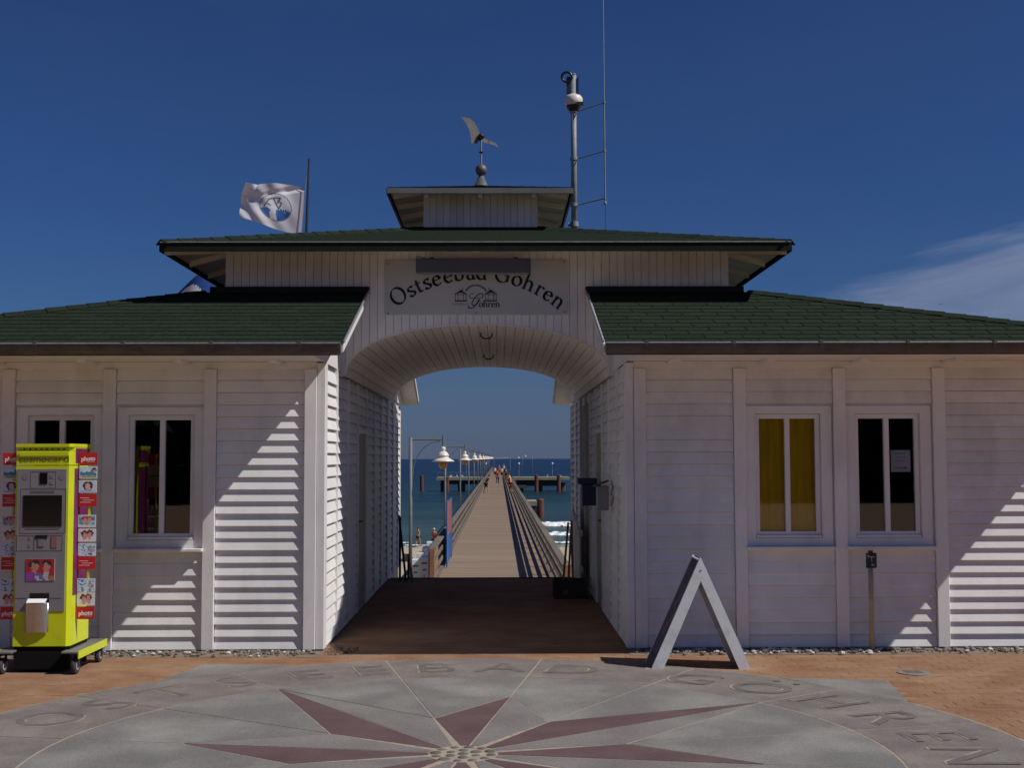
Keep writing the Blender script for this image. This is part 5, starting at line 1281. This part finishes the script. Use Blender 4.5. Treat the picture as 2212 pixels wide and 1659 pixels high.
def fcol(a, b):
    W_ = (.72, .70, .74); u = (1-a); v = b
    dx, dy = (a-.43)/.245, (b-.48)/.30; rr = sqrt(dx*dx+dy*dy)
    if .96 < rr < 1.03: return (.22, .24, .28)
    if rr > 1: return W_
    X_, Y_ = -dx, dy
    if Y_ < -.22+.06*sin(X_*8) and not (abs(X_+.12) < .18 and Y_ > -.7): 
        if -.45 < X_+.2*Y_ < -.05 and Y_ < -.45: return W_
        return (.02, .10, .36) if X_ > .15 else (.06, .16, .40)
    if -.24 < Y_ < -.04 and .2 < X_ < .82 and (int((X_+1)*13) % 2 or Y_ < -.16): return (.03, .08, .25)
    for (x0, y0, x1, y1) in ((-.7, -.1, -.45, .5), (-.45, .5, -.2, .62), (-.2, .62, .2, -.1), (.2, -.1, .35, .35), (.35, .35, .1, .48), (-.2, .62, .25, .7), (.25, .7, .1, .3), (-.5, .15, -.3, .05)):
        t = max(0, min(1, ((X_-x0)*(x1-x0)+(Y_-y0)*(y1-y0))/((x1-x0)**2+(y1-y0)**2))); 
        if hypot(X_-x0-t*(x1-x0), Y_-y0-t*(y1-y0)) < .045: return (.10, .09, .13)
    return (.60, .60, .64)
part('cloth', flag_cloth(fcol, 120, 84, fpos), M['cloth'], fl, True)
f2 = root('flag', (-5.0, 26, -1.8), 'blue flag with white field half hidden behind the left wing roof', 'flag')
s = MB(); s.tube([(-5.3, 26, -1.8), (-5.3, 26, 6.2)], .03, 8); part('pole', s, M['dark'], f2)
def fpos2(a, b):
    x_ = -5.38-a*1.55+.15*(1-b)*a; top = 6.46-1.28*a; z = top-1.0*(1-b)*(1-.25*a); y = 26+.12*sin(a*6+b)
    return (x_, y, z)
part('cloth', flag_cloth(lambda a, b: (.62, .62, .65) if ((a-.84)/.22)**2+((b-.50)/.42)**2 < 1 else (.012, .055, .26), 50, 40, fpos2), M['cloth'], f2, True)

# ================================================================== PEOPLE
def skin_mesh(J, E, lv=1):
    me = bpy.data.meshes.new('b'); names = list(J); me.from_pydata([J[n][0] for n in names], [(names.index(a), names.index(b)) for a, b in E], [])
    o = bpy.data.objects.new('b', me); COL.objects.link(o); md = o.modifiers.new('s', 'SKIN'); 
    for i, n in enumerate(names): me.skin_vertices[0].data[i].radius = J[n][1] if isinstance(J[n][1], tuple) else (J[n][1],)*2
    me.skin_vertices[0].data[0].use_root = True
    sb = o.modifiers.new('u', 'SUBSURF'); sb.levels = lv; sb.render_levels = lv
    dg = bpy.context.evaluated_depsgraph_get(); m2 = bpy.data.meshes.new_from_object(o.evaluated_get(dg)); bpy.data.objects.remove(o)
    return m2
def person(loc, rz, h, pose, top, bottom, skin, hair, lab, prop=None):
    k = h/1.75; r = root('person', loc, lab, 'person')
    lean = pose.get('lean', 0); sx = pose.get('stride', .14); bend = pose.get('bend', 0)
    P = lambda x, y, z: (x*k, y*k, z*k)
    def up(x, y, z):   # lean the upper body forward (towards -y) about the pelvis
        dz = z-.95; return P(x, y-sin(lean)*dz, .95+cos(lean)*dz)
    arm = pose.get('arm', 'down')
    J = {'pelvis': (P(0, 0, .95), (.14*k, .10*k)), 'waist': (up(0, 0, 1.12), (.125*k, .09*k)), 'chest': (up(0, 0, 1.33), (.155*k, .105*k)), 'neckb': (up(0, 0, 1.47), .06*k), 'neck': (up(0, -.01, 1.54), .05*k), 'head': (up(0, -.02, 1.62), .085*k), 'crown': (up(0, -.015, 1.70), .07*k)}
    E = [('pelvis', 'waist'), ('waist', 'chest'), ('chest', 'neckb'), ('neckb', 'neck'), ('neck', 'head'), ('head', 'crown')]
    for s_, d in ((-1, 1), (1, -1)):
        n = 'l' if s_ < 0 else 'r'
        J['hip'+n] = (P(s_*.09, 0, .88), .085*k); J['kn'+n] = (P(s_*.10, -d*sx*.55-.02, .49), .055*k); J['an'+n] = (P(s_*.10, -d*sx+(.05 if d < 0 else 0), .09), .036*k); J['toe'+n] = (P(s_*.115, -d*sx-.13, .035), .032*k)
        E += [('pelvis', 'hip'+n), ('hip'+n, 'kn'+n), ('kn'+n, 'an'+n), ('an'+n, 'toe'+n)]
        J['sh'+n] = (up(s_*.18, 0, 1.42), .055*k)
        if arm == 'down': el_, ha = up(s_*.235, .02+d*.06, 1.14), up(s_*.25, -.05+d*.12, .90)
        elif arm == 'rail': el_, ha = up(s_*.24, -.18, 1.20), up(s_*.16, -.42, 1.16)
        else: el_, ha = up(s_*.28, .02, 1.16), up(s_*.12, -.16, 1.02)
        J['el'+n] = (el_, .038*k); J['ha'+n] = (ha, .026*k); J['fi'+n] = (tuple(Vector(ha)+(Vector(ha)-Vector(el_)).normalized()*.09*k), .02*k)
        E += [('chest', 'sh'+n), ('sh'+n, 'el'+n), ('el'+n, 'ha'+n), ('ha'+n, 'fi'+n)]
    def addm(name, me, m_, par):
        me.materials.clear(); me.materials.append(m_)
        for p in me.polygons: p.use_smooth = True
        o = bpy.data.objects.new(name, me); COL.objects.link(o); o.parent = par; WL[o.name] = (0, 0, 0); return o
    addm('body', skin_mesh(J, E), skin, r)
    gr = lambda v, f: tuple(q*f for q in v) if isinstance(v, tuple) else v*f
    if top:
        Jt = {n: (J[n][0], gr(J[n][1], 1.16)) for n in ('waist', 'pelvis', 'chest', 'neckb', 'shl', 'shr')}
        for n in 'lr': Jt['m'+n] = (tuple((Vector(J['sh'+n][0])*.45+Vector(J['el'+n][0])*.55)), .056*k)
        addm('top', skin_mesh(Jt, [('waist', 'pelvis'), ('waist', 'chest'), ('chest', 'neckb'), ('chest', 'shl'), ('chest', 'shr'), ('shl', 'ml'), ('shr', 'mr')]), top, r)
    if bottom:
        bm_, ln = bottom; Jt = {n: (J[n][0], gr(J[n][1], 1.14)) for n in ('pelvis', 'hipl', 'hipr')}
        for n in 'lr':
            a, b = Vector(J['hip'+n][0]), Vector(J['kn'+n][0]); c = Vector(J['an'+n][0])
            if ln <= 1: Jt['e'+n] = (tuple(a+(b-a)*ln), .078*k)
            else: Jt['e'+n] = (tuple(b), .068*k); Jt['f'+n] = (tuple(b+(c-b)*(ln-1)), .055*k)
        E2 = [('pelvis', 'hipl'), ('pelvis', 'hipr'), ('hipl', 'el'), ('hipr', 'er')]+([('el', 'fl'), ('er', 'fr')] if ln > 1 else [])
        addm('trousers' if ln > 1 else 'shorts', skin_mesh(Jt, E2), bm_, r)
    hb = MB(); hc = J['crown'][0]; hb.ball((hc[0], hc[1]+.025*k, hc[2]-.01*k), .098*k, 10, (1, 1.05, .95)); hm = hb.mesh('hair', hair, smooth=True); addm('hair', hm, hair, r)
    r.rotation_euler = (0, 0, rz)
    return r
walk = {'stride': .22}; stand = {'stride': .05}; railp = {'stride': .10, 'lean': .45, 'arm': 'rail'}
person((-.12, 136, DZ), 0, 1.78, walk, M['cr'], (M['cj'], 1.7), M['skin'], M['hair'], 'person in red shirt and blue jeans walking down the middle of the pier')
person((-.62, 190, DZ), pi, 1.7, walk, M['cw'], (M['cb'], 1.0), M['skin'], M['hair'], 'person in white shirt and dark shorts at the left of the pier group')
person((.45, 183, DZ), pi, 1.68, stand, M['cw'], (M['cb'], .9), M['skin'], M['hair'], 'person in white shirt just right of the red shirted walker')
person((.95, 232, DZ), pi, 1.8, walk, M['cw'], (M['cb'], 1.6), M['skin'], M['hairw'], 'farthest person in white shirt near the right pier railing')
person((.08, 210, DZ), 0, 1.75, stand, M['co'], (M['cdr'], .9), M['skin'], M['hairw'], 'person in orange top behind the red shirted walker')
person((-1.10, 105, DZ), pi/2+.3, 1.66, {'stride': .16, 'lean': .45, 'arm': 'rail'}, M['cb'], (M['cb'], .9), M['skin'], M['hairr'], 'person in black dress leaning on the left pier railing')
person((1.02, 104, DZ), -pi/2-.3, 1.78, {'stride': .14, 'lean': .25, 'arm': 'rail'}, None, (M['cdr'], .95), M['skin'], M['hair'], 'bare-chested person in dark red shorts leaning on the right railing')
person((1.10, 128, DZ), -pi/2, 1.70, {'stride': .08, 'lean': .3, 'arm': 'rail'}, M['co'], (M['cr'], .9), M['skin'], M['hair'], 'person in orange and red clothes leaning on the right pier railing')
person((1.12, 152, DZ), -pi/2, 1.75, railp, M['cgr'], (M['cw'], 1.7), M['skin'], M['hair'], 'person in green top and white trousers by the right pier railing')
person((1.0, 168, DZ), 2.6, 1.65, stand, M['cdr'], (M['cb'], 1.6), M['skin'], M['hair'], 'person in dark red top behind those at the right railing')
person((-6.6, 101, beach_z(101)-.02), 2.4, 1.62, walk, None, (M['cb'], .28), M['skin'], M['hairr'], 'tanned bather with dark red hair walking along the water edge')
person((-4.62, 88, beach_z(88)), 2.8, 1.60, stand, M['co'], (M['cb'], .9), M['skin'], M['hairw'], 'person with white hair on the sand beside the pier')

# ================================================================== TREES BEHIND THE CAMERA (seen mirrored in the panes)
random.seed(9)
s = MB()
for i in range(9000):
    x_ = random.uniform(-34, 34); hh = 5.0+2.2*noise.noise((x_*.15, 0, 5))+1.0*noise.noise((x_*.6, 0, 8)); z = random.uniform(0, 1)**.8*hh; y = -26+random.uniform(-2, 2)*(1-.5*z/hh)
    a = Vector((random.gauss(0, 1), random.gauss(0, 1), random.gauss(0, 1))).normalized(); b = a.orthogonal().normalized(); c = a.cross(b); r_ = random.uniform(.25, .5); p = Vector((x_, y, z))
    s.add([p+b*r_, p+c*r_*.6, p-b*r_, p-c*r_*.6], [(0, 1, 2, 3)])
s.box(-34, 34, -27, -26.6, 0, 3.6)
part('woodland', s, M['leaf'], None, kind='stuff')
